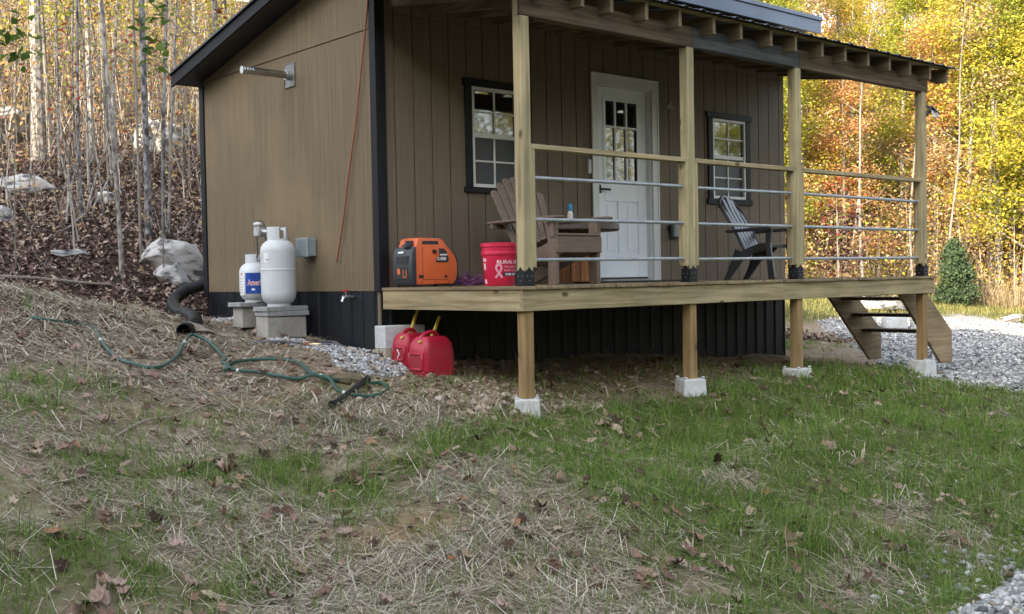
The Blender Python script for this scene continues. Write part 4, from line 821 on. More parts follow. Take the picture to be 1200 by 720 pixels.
# black moulded chair
M_CHK = noisy('black_resin', (.026, .026, .031), (.046, .046, .054), 5, None, .42, 0, .02)
pc = thing('resin_chair', 'black moulded resin garden chair below the small window at the far end', 'chair', (4.36, -1.05, DZ), .2)
mb = MB()
for k in range(5):
    q = (k-2)/2; zt = .90-.075*q*q*1.5; pts = [(q*.155, .26, .30), (q*.17, .36, .50), (q*.185, .49, .72), (q*.175, .57, zt)]
    pp = smoothpath(pts, 5)
    for a, c in zip(pp[:-1], pp[1:]): mb.bar(a, c+(c-a)*.02, .070, .014, (0, -1, .6))
mb.build('back_slats', M_CHK, pc)
mb = MB(); pp = smoothpath([(-.20, .27, .30), (-.215, .36, .5), (-.225, .49, .72), (-.20, .56, .82), (-.09, .595, .895), (0, .60, .91), (.09, .595, .895), (.20, .56, .82), (.225, .49, .72), (.215, .36, .5), (.20, .27, .30)], 6); mb.tube(pp, .018, 8); mb.build('back_frame', M_CHK, pc, 0, True)
mb = MB(); pts = [(-.02, .375), (.08, .385), (.20, .345), (.30, .30), (.29, .275), (.18, .31), (.08, .345), (-.01, .335)]
mb.prism(pts, -.235, .235, 'x'); mb.build('seat', M_CHK, pc, .006)
for s_ in (-1, 1):
    mb = MB(); mb.prism([(-.075, .52), (.42, .50), (.44, .515), (.42, .53), (-.06, .552), (-.085, .545)], s_*.285-.045, s_*.285+.045, 'x'); mb.build('arm', M_CHK, pc, .006)
    mb = MB(); mb.prism([(-.075, .535), (-.01, .535), (.0, .38), (-.03, .0), (-.095, .0), (-.10, .03), (-.055, .38)], s_*.262-.018, s_*.262+.018, 'x'); mb.build('front_leg', M_CHK, pc, .006)
    mb = MB(); mb.prism([(.08, .345), (.30, .30), (.36, .33), (.44, .12), (.50, .0), (.44, .0), (.36, .10), (.28, .20), (.16, .27)], s_*.235-.016, s_*.235+.016, 'x'); mb.build('rear_leg', M_CHK, pc, .006)
# fittings on the front wall
o = thing('doorbell', 'slim white doorbell on the brown wall beside the door casing', 'doorbell', (2.605, -.001, 1.22)); MB().box(-.024, .024, -.024, -.0005, -.075, .075).build('body', noisy('bell_grey', (.45, .46, .48), (.55, .56, .58), 6, None, .4), o, .006); MB().box(-.012, .012, -.027, -.0245, -.05, -.02).build('button', M_WHITE, o, .002)
o = thing('outlet_box', 'black outdoor outlet cover low on the wall between door and small window', 'outlet', (3.905, -.001, .57)); MB().box(-.06, .06, -.03, -.0005, -.085, .085).build('box', M_BLKP, o, .006); MB().box(-.045, .055, -.075, -.031, -.065, .075).build('cover', M_GREY, o, .01); MB().box(-.085, -.061, -.06, -.002, .0, .06).build('hinge', M_BLKP, o, .004)
o = thing('wall_hook', 'small silver metal hook on the dark wall right of the door', 'hook', (3.875, -.001, 1.95)); mb = MB(); mb.bar((-.045, -.012, -.02), (.02, -.02, .045), .012, .006); mb.bar((.02, -.02, .045), (.025, -.02, -.03), .012, .006); mb.bar((-.045, -.012, -.018), (.05, -.02, -.022), .012, .006); mb.build('bent_strip', M_GALV, o); MB().tube([(.0, -.0005, .0), (.0, -.02, .0)], .006, 8).build('screw', M_GALV, o)
# solar lamp on the last post
sl2 = thing('solar_light', 'twin panel solar security light on the last porch post', 'solar light', (6.036, -1.83, 1.83))
M_SOL = noisy('solar_panel', (.03, .05, .10), (.05, .08, .16), 10, None, .18, .0); M_LENS = noisy('lamp_lens', (.42, .45, .5), (.55, .58, .62), 40, None, .3)
MB().box(-.001, .045, -.04, .04, -.035, .03).build('bracket', M_BLKP, sl2, .006)
mb = MB(); mb.cbox((.14, -.02, .055), (.17, .13, .014), 0, .35, .35); mb.build('solar_panel', M_SOL, sl2, .003)
mb = MB(); mb.cbox((.11, -.06, -.01), (.075, .02, .085), .25, -.35); mb.cbox((.20, -.05, .0), (.075, .02, .085), .5, -.35); mb.build('lamp_heads', M_LENS, sl2, .004)
MB().tube([(.03, 0, .0), (.10, -.02, .02), (.16, -.02, .03)], .014, 8).build('arm', M_BLKP, sl2, 0, True)

# ---------------------------------------------------------------- concrete footings under the posts
for (x, rz, lab, s0) in ((FX[0], -.72, 'white concrete pier block below the first porch post, half sunk in rubble', .215), (FX[1], -.45, 'white concrete pier block below the second porch post in the grass', .235), (FX[2], -.05, 'white concrete pier block below the third porch post', .235), (FX[3], .0, 'white concrete pier block below the last porch post by the gravel', .245)):
    i = FX.index(x); zt = (-.827, -.817, -.835, -.905)[i]; b0 = s0/2; t0 = b0*.86; y = PY+.005; mb = MB(); H = .26; g_ = .0455*1.45
    ring = lambda s, z: [(-s, -s, z), (s, -s, z), (s, s, z), (-s, s, z)]
    v = ring(b0, -H)+ring(t0, 0); mb.hexa(v)
    for a, c in ((-1, -1), (1, -1), (1, 1), (-1, 1)): mb.box(min(a*t0*.995, a*g_), max(a*t0*.995, a*g_), min(c*t0*.995, c*g_), max(c*t0*.995, c*g_), .0005, .020)
    o = mb.build('pier_block', M_PIER, None, .010); o.location = (x, y, zt-.001); o.rotation_euler = (0, 0, rz); tag(o, lab, 'pier block')

# ---------------------------------------------------------------- drain pipe, hose and bits on the ground
M_DRAIN = noisy('black_drain_plastic', (.006, .006, .007), (.012, .012, .014), 9, None, .5, 0, 0, .3, .7, 4, .3)
dp = smoothpath([(.03, 3.62, .07), (-.20, 3.50, .02), (-.42, 3.34, -.09), (-.54, 3.05, -.17), (-.62, 2.70, -.22), (-.70, 2.32, -.28), (-.80, 2.0, -.32), (-.93, 1.74, -.35), (-1.10, 1.50, -.37), (-1.24, 1.30, -.39)], 14)
dp = [Vector((p.x, p.y, max(p.z, G(p.x, p.y)+.06))) for p in dp]
dt = thing('drain_pipe', 'black corrugated drain pipe curving out from behind the cabin corner', 'drain pipe', (0, 0, 0))
mb = MB(); mb.tube(dp, [.064+(.004 if i % 2 else -.002) for i in range(len(dp))], 18, False); mb.build('pipe', M_DRAIN, dt, 0, 60)
mb = MB(); mb.tube([dp[-1]+(dp[-2]-dp[-1])*.2, dp[-1]+(dp[-1]-dp[-2])*.5], .072, 18, False); mb.tube(list(reversed(dp[-16:])), .056, 16, False); mb.build('open_end', M_BLKP, dt, 0, True)
# torn flap of tan cloth lying over the pipe end
M_FLAP = noisy('tan_cloth', (.16, .13, .105), (.24, .20, .165), 12, None, .9, 0, .4)
vs = []; fs = []; nx_, ny_ = 14, 6; e0 = dp[-16]; e1 = Vector((-.78, 1.20, 0))
for j in range(ny_+1):
    for i in range(nx_+1):
        t = i/nx_; u = j/ny_-.5; p = e0.lerp(e1, t); w = .16*(1-.5*t); q = p+Vector((-.55, -.83, 0)).normalized()*0+Vector((.85, .5, 0)).normalized()*u*w
        zg = G(q.x, q.y); top = zg+.012+.105*(1-t)**1.3*math.exp(-(u*1.4)**2)+.015*math.sin(7*t+4*u)
        if t < .35: top = max(top, e0.z+.073-(u*.20)**2*8-.12*t)
        vs.append((q.x, q.y, top))
for j in range(ny_):
    for i in range(nx_): k = j*(nx_+1)+i; fs.append((k, k+1, k+nx_+2, k+nx_+1))
o = MB().add(vs, fs).build('cloth_flap', M_FLAP, None, 0, True, None, 1, False); sm_ = o.modifiers.new('thick', 'SOLIDIFY'); sm_.thickness = .006; tag(o, 'torn tan cloth scrap draped over the open end of the drain pipe', 'cloth scrap')

M_HOSE = noisy('green_hose', (.014, .055, .042), (.026, .085, .066), 14, None, .45); M_HOSEW = plain('hose_white_mark', (.6, .62, .6), .5)
h1 = [(-2.46, 1.55), (-2.38, 1.47), (-2.04, 1.58), (-1.97, 1.45), (-2.16, .79), (-2.25, .27), (-2.25, -.03), (-2.12, -.15), (-1.82, .19), (-1.40, .90), (-1.24, 1.12), (-1.2, .9), (-1.35, .31), (-1.45, .1)]
lift = {10: .05, 9: .03, 11: .035}
hs_ = thing('garden_hose', 'dark green garden hose snaking over the straw to a loose coil', 'hose', (0, 0, 0))
p1 = smoothpath([(x, y, G(x, y)+.032+lift.get(i, 0)) for i, (x, y) in enumerate(h1)], 8)
h2 = [(-1.60, -.20), (-1.44, -.01), (-1.18, .09), (-1.05, -.04), (-.98, -.25), (-1.05, -.57), (-1.09, -.89), (-1.14, -1.10), (-1.06, -1.26), (-.92, -1.30), (-.75, -1.17), (-.70, -1.01), (-.81, -.98), (-.92, -.86), (-1.06, -.83), (-1.14, -.76), (-1.24, -.69), (-1.32, -.57), (-1.39, -.31), (-1.51, -.19), (-1.5, .02)]
p2 = smoothpath([(x, y, G(x, y)+.034+(.03 if i in (6, 15) else 0)) for i, (x, y) in enumerate(h2)], 8)
mb = MB(); mb.tube(p1, .0135, 8); mb.build('hose_run', M_HOSE, hs_, 0, True); mb = MB(); mb.tube(p2, .0135, 8); mb.build('hose_coil', M_HOSE, hs_, 0, True)
mb = MB()
for i in (44, 58, 100, 150): q = p2[i % len(p2)]; r2 = p2[(i+1) % len(p2)]; mb.tube([q, q+(r2-q)*.9], .0145, 8)
for i in (30, 70): q = p1[i]; mb.tube([q, p1[i+1]], .0145, 8)
mb.build('white_marks', M_HOSEW, hs_, 0, True)
a = Vector((-.84, -1.04, G(-.84, -1.04)+.085)); b_ = Vector((-1.29, -1.30, G(-1.29, -1.30)+.055)); wn = thing('hose_nozzle', 'long black watering wand lying across the hose coil', 'nozzle', (0, 0, 0))
mb = MB(); mb.tube([a, a.lerp(b_, .45), a.lerp(b_, .55), b_], [.026, .022, .018, .016], 10); mb.build('wand', M_BLKP, wn, 0, True); mb = MB(); mb.tube([b_, b_+(b_-a)*.12], [.018, .03], 12); mb.build('wand_head', M_BLKP, wn, 0, True)
mb = MB(); x, y = -.88, -.93; mb.tube([(-.98, -.80, G(-.98, -.80)+.03), (-.90, -.90, G(-.90, -.90)+.05), (-.80, -.98, G(-.80, -.98)+.03)], [.03, .05, .02], 7); o = mb.build('bark_piece', noisy('old_bark', (.09, .065, .04), (.17, .13, .085), 20, None, .9, 0, .6), None); tag(o, 'short brown piece of bark lying by the hose coil', 'bark')
q = Vector((-.28, .76, G(-.28, .76)+.02)); sp2 = thing('hose_splitter', 'brass hose connector with black tails on the grey gravel below the wall', 'hose connector', (0, 0, 0))
mb = MB(); mb.tube([q, q+Vector((.075, -.08, 0))], .018, 12); mb.build('brass_barrel', M_BRASS, sp2, 0, True); mb = MB(); mb.tube([q+Vector((-.04, .04, 0)), q], .021, 12); mb.build('red_ring', plain('copper_red', (.28, .08, .05), .4), sp2, 0, True)
mb = MB(); mb.tube(smoothpath([q+Vector((.075, -.08, 0)), (-.12, .60, G(-.12, .60)+.03), (-.10, .50, G(-.1, .5)+.015)], 6), .013, 8); mb.tube(smoothpath([q+Vector((.06, -.05, .01)), (-.10, .68, G(-.1, .68)+.045), (-.06, .55, G(-.06, .55)+.02)], 6), .013, 8)
mb.tube(smoothpath([q+Vector((-.04, .04, 0)), (-.45, .86, G(-.45, .86)+.02), (-.62, .90, G(-.62, .90)+.02), (-.78, .98, G(-.78, .98)+.015)], 6), .016, 8); mb.build('hose_tail', noisy('slate_hose', (.05, .055, .06), (.09, .095, .10), 10, None, .5), sp2, 0, True)
M_STICK = noisy('bare_stick', (.20, .17, .13), (.33, .28, .22), 30, None, .85)
def stick(label, pts, r0, r1):
    P = smoothpath([(x, y, G(x, y)+.015+dz) for x, y, dz in pts], 5); n = len(P); mb = MB(); mb.tube(P, [r0+(r1-r0)*i/(n-1) for i in range(n)], 7); tag(mb.build('stick', M_STICK, None, 0, True), label, 'stick')
stick('long pale bare stick lying on the straw in the left foreground', [(-2.99, -1.58, .01), (-2.7, -1.33, .015), (-2.45, -1.22, .01), (-2.10, -1.02, .03)], .008, .004)
stick('dark fallen branch along the edge of the leaf litter', [(-2.1, 3.75, .02), (-1.6, 4.0, .03), (-1.1, 4.1, .03), (-.75, 4.25, .02)], .022, .014)
# rocks
M_ROCK = noisy('limestone', (.085, .085, .087), (.42, .415, .40), 4.2, (1, 1, 2.2), .92, 0, .6, .38, .50, 12, .2, ((.17, .125, .08), 2.2, .85))
import mathutils.noise as mnoise
def rock(label, loc, size, seed, rz=0, cat='rock', m=None, sub=5):
    bm = bmesh.new(); bmesh.ops.create_icosphere(bm, subdivisions=sub, radius=1); rs = np.random.RandomState(seed); planes = [(Vector(rs.normal(size=3)).normalized(), rs.uniform(.5, .82)) for _ in range(13)]
    ww = [(Vector(rs.normal(size=3))*s, rs.rand()*6, a) for s, a in ((2, .07), (4, .05), (4, .05), (9, .025), (9, .025), (17, .013), (19, .012))]
    for v in bm.verts:
        p = v.co.copy()
        for n, d in planes:
            t = p.dot(n)
            if t > d: p -= n*(t-d)*.99
        q_ = p*1.0+Vector((seed*3.1, 0, 0)); p *= 1+.06*mnoise.fractal(q_*1.8, 1.0, 2.1, 3)+.018*mnoise.fractal(q_*7, .7, 2.2, 5)
        v.co = Vector((p.x*size[0], p.y*size[1], p.z*size[2]))
    me = bpy.data.meshes.new('rock'); bm.to_mesh(me); bm.free(); me.materials.append(m or M_ROCK); me.shade_smooth(); me.set_sharp_from_angle(angle=.5)
    o = bpy.data.objects.new('rock', me); COL.objects.link(o); o.location = loc; o.rotation_euler = (0, 0, rz); return tag(o, label, cat)
rock('big pale limestone boulder at the rear corner of the cabin', (.44, 4.98, .27), (.70, .5, .50), 17, .9)
rock('lower pale boulder leaning against the big boulder by the cabin corner', (.22, 4.62, .06), (.42, .34, .32), 8, 1)
for (x, y, s, lab, sd) in [(-.04, 9.2, (.5, .32, .22), 'flat grey rock in the leaf litter at the far left', 4), (-.85, 5.2, (.34, .2, .07), 'thin pale flat stone half buried at the litter edge', 5), (-.95, 7.5, (.22, .2, .16), 'small grey rock at the left edge of the slope', 6), (1.35, 15.2, (.75, .5, .55), 'sunlit pale boulder at the far left of the slope', 9), (3.25, 12.3, (.65, .5, .5), 'sunlit tan boulder up the slope behind the saplings', 12), (3.9, 13.2, (.5, .4, .35), 'low sunlit rock beside the tan boulder', 13), (.62, 7.9, (.2, .16, .12), 'small pale stone amid the brown leaves on the slope', 14)]:
    rock(lab, (x, y, G(x, y)+s[2]*.35), s, sd, x*3)
for i, (x, y, s, lab) in enumerate([(13.6, 3.5, (.42, .28, .30), 'pale retaining block left of two others behind the steps'), (14.1, 3.15, (.42, .28, .29), 'pale retaining block in the middle of three behind the steps'), (14.55, 2.8, (.42, .28, .29), 'pale retaining block right of two others behind the steps')]):
    o = MB().cbox((0, 0, 0), s).build('retaining_block', M_CONCL, None, .03, True, None, 2); o.location = (x, y, G(x, y)+.10); o.rotation_euler = (0, 0, -.72+.1*i); tag(o, lab, 'block')
x, y = 18.2, 5.9; rock('large blue grey slab of rock seen between the step treads', (x, y, G(x, y)+.12), (.85, .55, .24), 21, -.5)
x, y = 18.9, 3.15; rock('low grey flat stone on the sunlit grass beyond the gravel', (x, y, G(x, y)+.05), (.36, .22, .11), 22, -.6); x, y = 19.7, 3.3; rock('second low grey stone just behind the flat stone on the sunlit grass', (x, y, G(x, y)+.06), (.42, .25, .10), 23, -.2)
# ---------------------------------------------------------------- trees
M_BARK = noisy('grey_bark', (.10, .088, .075), (.30, .27, .235), 5, (3, 3, .8), .9, 0, .5, .3, .7, 8, .2)
M_BARKP = noisy('pale_bark', (.10, .09, .08), (.36, .335, .305), 7, (3, 3, 1.6), .9, 0, .5, .38, .62, 9, .2)
M_BARKD = noisy('dark_mottled_bark', (.045, .042, .042), (.26, .255, .255), 9, (2, 2, 1), .9, 0, .5, .4, .62, 8, .2)
def pal(name, st, tr=.52): return island(name, st, tr, .6, None, 1.1)
L_YEL = pal('yellow_leaf', [(0, (.20, .20, .03)), (.3, (.42, .39, .05)), (.65, (.62, .52, .08)), (.9, (.66, .50, .12)), (1, (.40, .24, .07))])
L_YG = pal('yellow_green_leaf', [(0, (.10, .13, .03)), (.35, (.24, .28, .045)), (.7, (.44, .44, .07)), (1, (.58, .50, .10))])
L_ORG = pal('orange_leaf', [(0, (.30, .12, .06)), (.3, (.52, .25, .11)), (.6, (.64, .38, .17)), (.85, (.64, .50, .20)), (1, (.42, .14, .08))])
L_TAN = pal('tan_leaf', [(0, (.20, .13, .07)), (.35, (.44, .31, .17)), (.65, (.62, .47, .27)), (.85, (.60, .50, .20)), (1, (.34, .16, .08))], .4)
L_GRN = pal('green_leaf', [(0, (.03, .06, .015)), (.5, (.07, .12, .022)), (.85, (.14, .19, .03)), (1, (.3, .28, .04))])
L_RED = pal('red_leaf', [(0, (.10, .02, .015)), (.5, (.32, .06, .03)), (1, (.48, .13, .05))])
L_PURP = pal('dark_purple_leaf', [(0, (.03, .012, .018)), (.6, (.08, .03, .035)), (1, (.14, .06, .05))], .2)
L_CED = pal('cedar_needle', [(0, (.022, .04, .02)), (.5, (.045, .075, .034)), (1, (.095, .13, .055))], .1)
def leaf_cloud(name, ctr, spread, per, size, m, rs, flat=.55, drop=0):
    c = np.repeat(np.asarray(ctr), per, 0); n = len(c); p = c+rs.normal(0, 1, (n, 3))*np.asarray(spread)
    a = rs.normal(0, 1, (n, 3)); a[:, 2] += 0; a /= np.linalg.norm(a, axis=1)[:, None]
    nr = rs.normal(0, 1, (n, 3)); nr[:, 2] = np.abs(nr[:, 2])+flat; nr /= np.linalg.norm(nr, axis=1)[:, None]
    a = a-nr*(a*nr).sum(1)[:, None]; a /= np.linalg.norm(a, axis=1)[:, None]+1e-9; b = np.cross(nr, a); s = size*(.55+.8*rs.rand(n, 1)); f = .18*s*nr
    V = np.stack([p-a*s*.6, p+b*s*.38-a*s*.1+f, p+a*s*.62, p-b*s*.38-a*s*.05+f], 1)
    i = np.arange(n)[:, None]*4; F = np.concatenate([i+[[0, 1, 2]], i+[[0, 2, 3]]], 1); return npmesh(name, V.reshape(-1, 3), F.reshape(-1), 3, m)
def tree(name, label, cat, height, r0, bark, leafm, seed, nl=5000, cb=.25, cw=.28, lsize=.11, lean=(0, 0), nlimb=9, group=None, clump=.28, wig=.10, stems=1):
    rs = np.random.RandomState(seed); t = thing(name, label, cat, (0, 0, -500), 0, group); mb = MB(); tips = []
    for s_ in range(stems):
        off = Vector((0, 0, 0)) if stems == 1 else Vector((rs.normal(0, .08), rs.normal(0, .08), 0)); ln = (lean[0]+(rs.normal(0, .12) if stems > 1 else 0), lean[1]+(rs.normal(0, .12) if stems > 1 else 0))
        pts = []; ph = rs.rand(4)*6.28; hh = height*(1 if s_ == 0 else rs.uniform(.6, .95))
        for i in range(13):
            h = i/12; w = wig*hh*.1; pts.append(off+Vector((ln[0]*hh*h+w*math.sin(3*h+ph[0])*h+w*.3*math.sin(11*h+ph[2])*h, ln[1]*hh*h+w*math.sin(3.4*h+ph[1])*h+w*.3*math.sin(9*h+ph[3])*h, hh*h-.25*(i == 0))))
        rad = [r0*(1-.82*(i/12)**1.1)*(1.25 if i == 0 else 1) for i in range(13)]; mb.tube(pts, rad, 8)
        for k in range(nlimb):
            h = cb+(1-cb)*(k+rs.rand()*.8)/nlimb; h = min(h, .97); i = min(int(h*12), 11); p = pts[i].lerp(pts[i+1], h*12-i); az = k*2.4+rs.rand()*1.2
            Ln = height*cw*(1.15-h*.75)*rs.uniform(.6, 1.15); up = rs.uniform(.25, .8); d = Vector((math.cos(az), math.sin(az), up)).normalized(); br = rad[i]*.42
            q1 = p+d*Ln*.5; q2 = q1+(d+Vector((rs.normal(0, .25), rs.normal(0, .25), .1))).normalized()*Ln*.5; mb.tube([p, q1, q2], [br, br*.6, br*.18], 5, False)
            tips += [p.lerp(q1, .6), q1, q1.lerp(q2, .5), q2]
            for _ in range(2):
                e = q1+Vector((rs.normal(0, 1), rs.normal(0, 1), rs.normal(.2, .6))).normalized()*Ln*.38; mb.tube([q1, e], [br*.4, br*.1], 4, False); tips += [e, q1.lerp(e, .6)]
    mb.build('trunk', bark, t, 0, True, None, 1, False)
    if nl:
        T = np.array([tuple(p) for p in tips]); per = max(1, nl//len(T)); o = npobj('crown', leaf_cloud('crown', T, (clump*1.1, clump*1.1, clump*.7), per, lsize, leafm, rs), t)
    return t
def put(t, x, y, rz, s=1.0, dz=0): t.location = (x, y, G(x, y)+dz); t.rotation_euler = (0, 0, rz); t.scale = (s, s, s); return t
def relabel(t, label, group=None):
    t['label'] = label
    if group: t['group'] = group
    elif 'group' in t: del t['group']
    return t
# --- left slope, individually placed
put(tree('tree', 'thick grey trunk lit by the sun at the far left edge of the woods', 'tree', 12, .115, M_BARKP, L_YEL, 1, 900, .38, .2, .10), 1.1, 12.3, .3)
put(tree('tree', 'straight grey trunk of middle thickness up the slope near the thick one', 'tree', 11, .052, M_BARKP, L_ORG, 2, 700, .35, .2, .09, (.01, .0)), 1.83, 11.7, 1.3)
put(tree('tree', 'slender pale trunk at the litter edge leaning a little to the left', 'tree', 9, .028, M_BARKP, L_YG, 3, 300, .45, .18, .09, (-.035, .02)), -.51, 4.5, .0)
put(tree('tree', 'thin dark stem close to the right of the slender pale trunk', 'tree', 8, .018, M_BARK, L_YG, 4, 220, .5, .18, .09, (-.02, .0)), -.02, 5.15, .4)
put(tree('tree', 'dark mottled straight trunk just left of the cabin corner', 'tree', 11, .044, M_BARKD, L_GRN, 5, 600, .33, .2, .1, (.0, .0)), .34, 5.75, 2)
put(tree('tree', 'mottled grey trunk leaning right beside the dark straight trunk', 'tree', 10, .028, M_BARKD, L_YEL, 6, 300, .4, .18, .09, (.035, -.01)), .50, 5.70, 0)
put(tree('tree', 'pale slanting stem between the mottled trunks and the cabin', 'tree', 9, .018, M_BARKP, L_ORG, 7, 300, .4, .18, .09, (.05, -.02), 8), .70, 6.0, 0)
put(tree('tree', 'mottled grey trunk standing behind the dark straight trunk', 'tree', 10, .033, M_BARKD, L_YEL, 8, 400, .35, .18, .09, (.01, .0), 8), .95, 7.2, 1)
put(tree('tree', 'thin sunlit trunk at the extreme left edge', 'tree', 10, .045, M_BARKP, L_YEL, 9, 500, .3, .2, .1, (.0, .0), 8), .55, 13.2, 1)
put(tree('sapling', 'green leaved sapling at the far left edge with a leafy tip', 'sapling', 2.75, .009, M_BARK, L_GRN, 15, 45, .82, .16, .12, (.02, 0), 5, None, .10), -1.66, 4.59, .3)
put(tree('sapling', 'thin green leaved sapling in front of the dark straight trunk', 'sapling', 3.3, .009, M_BARK, L_GRN, 16, 60, .76, .15, .12, (-.01, 0), 6, None, .10), -.02, 4.5, .9)
# forked bare shrubs
put(tree('sapling', 'bare pale sapling forking from a bent base on the leaf slope', 'sapling', 2.1, .016, M_BARKP, L_YG, 10, 0, .5, .2, .08, (.03, 0), 4, None, .2, .3, 4), -.30, 6.7, .5)
put(tree('sapling', 'bare pale sapling with a few upright stems left of the thin dark stem', 'sapling', 1.9, .015, M_BARKP, L_YG, 11, 0, .5, .2, .08, (-.04, 0), 4, None, .2, .3, 3), .02, 6.9, 2.0)
mb = MB(); P = smoothpath([(-.05, 6.9, G(-.05, 6.9)+.05), (-.2, 6.6, G(-.2, 6.6)+.12), (-.45, 6.35, G(-.45, 6.35)+.05), (-.75, 6.1, G(-.75, 6.1)+.02)], 5); mb.tube(P, .012, 6); tag(mb.build('stick', M_BARKP, None, 0, True), 'pale curved fallen stem on the leaf slope below the saplings', 'stick')
# --- left slope, repeats
lv = [tree('sapling', 'thin grey sapling with few leaves on the wooded slope left of the cabin', 'sapling', h, r, bk, lm, 30+i, nl*3, .18, .17, .06, (le, 0), 12, 'thin saplings on the wooded slope', .28, .32) for i, (h, r, bk, lm, nl, le) in enumerate([(8, .024, M_BARKP, L_YEL, 200, .02), (7, .017, M_BARK, L_ORG, 160, -.05), (9, .034, M_BARKP, L_TAN, 260, .0), (6, .013, M_BARKP, L_YG, 150, .09), (7.5, .02, M_BARKD, L_RED, 120, -.03), (5.5, .011, M_BARKP, L_TAN, 110, -.13), (10, .042, M_BARK, L_YEL, 320, .01)])]
used = set(); k = 0; R2 = random.Random(3)
while k < 85:
    D = R2.uniform(17.5, 42) if k > 9 else R2.uniform(13.5, 18); s = R2.uniform(-.56, -.22)+R2.uniform(-.06, .06)
    x, y = CX+D*(.6565+s*.7537), CY+D*(.7539-s*.6569)
    if x > -.3 and x < 6.6 and y < 4.2: continue
    v = R2.randrange(7); o = lv[v] if v not in used else copy_tree(lv[v]); used.add(v); put(o, x, y, R2.random()*6.28, R2.uniform(.75, 1.2)); k += 1
# tall trees on the slope: their crowns throw broken shade over it
tt = tree('tree', 'tall crowned tree on the slope outside the left edge', 'tree', 14, .10, M_BARK, L_YG, 55, 7000, .35, .26, .16, (0, 0), 12, 'tall trees on the slope', .5)
for i, (x, y) in enumerate(((-14, 18), (-19, 13), (-21, 20), (-15, 28), (-9, 27))): put(tt if i == 0 else copy_tree(tt), x, y, i*1.3, .8+.05*(i % 5))
# --- right woods
kinds = [('tree', 'yellow leaved tree in the sunlit woods behind the cabin and gravel', 'yellow trees in the sunlit woods', L_YEL, 11, .11, 9000, .10), ('tree', 'yellow green leaved tree in the sunlit woods behind the cabin and gravel', 'yellow green trees in the sunlit woods', L_YG, 10, .10, 9000, .12), ('tree', 'orange leaved tree in the sunlit woods behind the cabin and gravel', 'orange trees in the sunlit woods', L_ORG, 9, .09, 8000, .10), ('tree', 'tan leaved tree in the sunlit woods behind the cabin and gravel', 'tan trees in the sunlit woods', L_TAN, 10, .09, 8000, .08)]
rv = []
for i, (nm, lab, grp, lm, h, r, nl, cb) in enumerate(kinds):
    for j in range(2): rv.append(tree(nm, lab, 'tree', h, r, M_BARKP if j else M_BARK, lm, 60+2*i+j, nl*5//4, cb, .26, .088, (R2.uniform(-.05, .05), 0), 14, grp, .30))
used = set(); k = 0
while k < 70:
    D = R2.uniform(31, 58) if k > 16 else R2.uniform(30, 37); s = R2.uniform(.16, .60)
    x, y = CX+D*(.6565+s*.7537), CY+D*(.7539-s*.6569)
    if x+.55*(y-6) < 26.5 and y < 9: continue
    v = R2.choice([0, 1, 0, 1, 2, 4, 3, 5, 4, 6, 7, 6]); o = rv[v] if v not in used else copy_tree(rv[v]); used.add(v); put(o, x, y, R2.random()*6.28, R2.uniform(.7, 1.15)); k += 1
k = 0
while k < 14:      # trees straight behind the cabin
    x, y = R2.uniform(6, 24), R2.uniform(10, 26)
    if (x-6)*.3+y < 10.5: continue
    put(copy_tree(rv[R2.randrange(8)]), x, y, R2.random()*6.28, R2.uniform(.7, 1.0)); k += 1
for x, y in ((11, -15), (14.5, -13.5), (17, -17), (21, -14), (13, -19), (24, -19), (9, -19), (20, -11.5), (27, -14), (9.5, -12), (12.5, -11.5), (7, -13), (15.5, -16.5), (7, -16), (4, -17.5), (1, -16), (-2, -18), (-5, -16.5), (-8, -18), (2.5, -21), (-4, -21), (6, -21), (28, -9), (31, -12), (17, -21), (30, -5), (-11, -15), (-13, -11)): put(relabel(copy_tree(rv[R2.choice([0, 1, 2, 3])]), 'yellowing tree in the woods facing the front of the porch', 'woods facing the porch'), x, y, R2.random()*6.28, R2.uniform(.8, 1.0))  # unseen woods mirrored in the windows, extended to darken the porch
put(tree('tree', 'pale bare trunk with crooked top at the right of the sunlit woods', 'tree', 8, .085, M_BARKP, L_YG, 90, 250, .35, .22, .11, (-.03, 0), 9), 27.5, 7.6, 1.0)
put(tree('tree', 'tall whitish trunk deep among the yellow leaves', 'tree', 13, .14, M_BARKP, L_YEL, 91, 2500, .35, .22, .12, (0, 0), 9), 29.0, 10.4, 2.0)
put(tree('tree', 'small red leaved tree showing between the railing pipes', 'tree', 3.2, .03, M_BARK, L_RED, 92, 130, .6, .2, .11, (0, 0), 9), 20.3, 8.3, 2.0)
put(tree('bush', 'dark purple leaved bush behind the railing of the last porch bay', 'bush', 2.4, .03, M_BARK, L_PURP, 93, 330, .3, .3, .12, (0, 0), 9), 20.8, 8.6, 2.0)
put(tree('tree', 'red orange leaved young tree above the dark cedar bush', 'tree', 5.0, .04, M_BARK, L_RED, 94, 700, .3, .28, .11, (.0, 0), 9), 28.5, 6.6, 2.0)
ts = [tree('sapling', 'slender pale stem standing in front of the sunlit woods beyond the gravel', 'sapling', h, r, M_BARK, L_YG, 100+i, 160, .3, .2, .085, (le, 0), 9, 'pale stems in the sunlit woods', .28, .35) for i, (h, r, le) in enumerate(((9, .05, .02), (8, .035, -.05), (10, .06, .0)))]
for i in range(12):
    D = R2.uniform(29, 36); s = .27+.35*i/12+R2.uniform(-.01, .01); x, y = CX+D*(.6565+s*.7537), CY+D*(.7539-s*.6569); put(ts[i] if i < 3 else copy_tree(ts[i % 3]), x, y, i*2.1, R2.uniform(.75, 1.1))
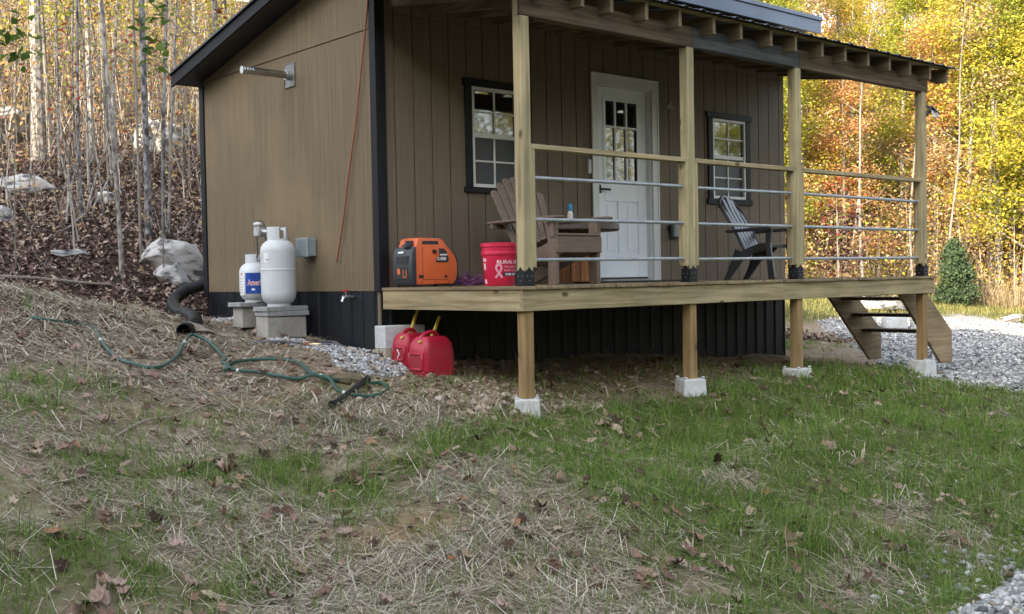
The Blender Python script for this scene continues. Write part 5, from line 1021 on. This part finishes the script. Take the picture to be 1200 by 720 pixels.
# dark cedar bush
rs = np.random.RandomState(8); cd = thing('cedar_bush', 'dark green bushy cedar at the edge of the sunlit woods', 'bush', (0, 0, 0)); mb = MB(); mb.tube([(0, 0, -.1), (0, 0, 1.5)], [.05, .01], 6); tp = []
for k in range(150):
    z = .1+1.5*rs.rand()**1.2; R0 = .66*max(.03, 1-z/1.7)**.75*(.40+.9*rs.rand()); a = rs.rand()*6.28; e = Vector((R0*math.cos(a), R0*math.sin(a), z+.12)); b0 = Vector((0, 0, z-.05)); mb.tube([b0, e], [.012, .004], 4, False); tp += [e, b0.lerp(e, .7), b0.lerp(e, .45)]
mb.build('trunk', M_BARK, cd, 0, False, None, 1, False); npobj('crown', leaf_cloud('crown', np.array([tuple(p) for p in tp]), (.06, .06, .085), 26, .06, L_CED, rs, -.4), cd); put(cd, 23.4, 6.65, 0, 1.0)
# --- undergrowth
def brush(name, n, region, hmin, hmax, m, lm, lsize, per, seed):
    rs = np.random.RandomState(seed); X = []; Y = []
    while len(X) < n:
        D = rs.uniform(*region[0]); s = rs.uniform(*region[1]); x, y = CX+D*(.6565+s*.7537), CY+D*(.7539-s*.6569)
        if region[2](x, y): X.append(x); Y.append(y)
    X, Y = np.array(X), np.array(Y); h = hmin+(hmax-hmin)*rs.rand(n)**1.5; az = rs.rand(n)*6.28; ln = np.abs(rs.normal(0, .5, n)); z = gz(X, Y)
    st = stuff(name, ribbons(name, X, Y, z-.05, h, .012+.016*rs.rand(n), az, ln, rs.normal(.1, .15, n), m, 3))
    if per:
        k = rs.rand(n, per)*.8+.2; px = X[:, None]+np.cos(az)[:, None]*np.sin(ln)[:, None]*h[:, None]*k; py = Y[:, None]+np.sin(az)[:, None]*np.sin(ln)[:, None]*h[:, None]*k; pz = z[:, None]+np.cos(ln)[:, None]*h[:, None]*k
        ct = np.stack([px.ravel(), py.ravel(), pz.ravel()], -1); o = npobj(name, leaf_cloud(name+'_leaves', ct, (.14, .14, .12), 1, lsize, lm, rs)); o['kind'] = 'stuff'
M_TWIG = island('twig', [(0, (.06, .05, .042)), (.5, (.18, .155, .13)), (1, (.42, .38, .33))], 0, .9)
M_DRYG = island('dry_grass', [(0, (.20, .15, .08)), (.6, (.36, .28, .16)), (1, (.46, .38, .24))], .2, .8)
left = lambda x, y: y > 5.2 or x < -.4
L_DUN = pal('dun_leaf', [(0, (.10, .06, .04)), (.35, (.24, .15, .085)), (.65, (.38, .26, .14)), (.85, (.36, .27, .09)), (1, (.22, .07, .05))], .35)
brush('undergrowth', 2300, ((17.5, 40), (-.60, -.17), left), .5, 4.2, M_TWIG, L_DUN, .085, 3, 41)
brush('undergrowth', 900, ((21, 42), (-.60, -.17), left), .8, 5, M_TWIG, L_ORG, .10, 8, 42)
brush('undergrowth', 1100, ((23, 42), (-.60, -.17), left), .6, 5, M_TWIG, L_YG, .085, 5, 43)
brush('undergrowth', 240, ((13, 18), (-.60, -.25), left), .2, 1.1, M_TWIG, L_TAN, .06, 2, 44)
rt = lambda x, y: x+.55*(y-6) > 25.5 or y > 8.5
brush('thicket', 1800, ((27, 44), (.15, .62), rt), .5, 3.6, M_TWIG, L_TAN, .08, 18, 45)
brush('thicket', 1000, ((27, 46), (.15, .62), rt), .6, 4.0, M_TWIG, L_YEL, .085, 16, 46)
brush('thicket', 700, ((27, 46), (.15, .62), rt), .6, 4.0, M_TWIG, L_YG, .085, 18, 47)
brush('thicket', 1900, ((28, 46), (.15, .62), rt), .6, 3.6, M_TWIG, L_ORG, .08, 14, 48)
brush('dry_grass', 7000, ((26.5, 31), (.40, .62), lambda x, y: x+.55*(y-6) > 24.6), .3, .85, M_DRYG, None, 0, 0, 49)
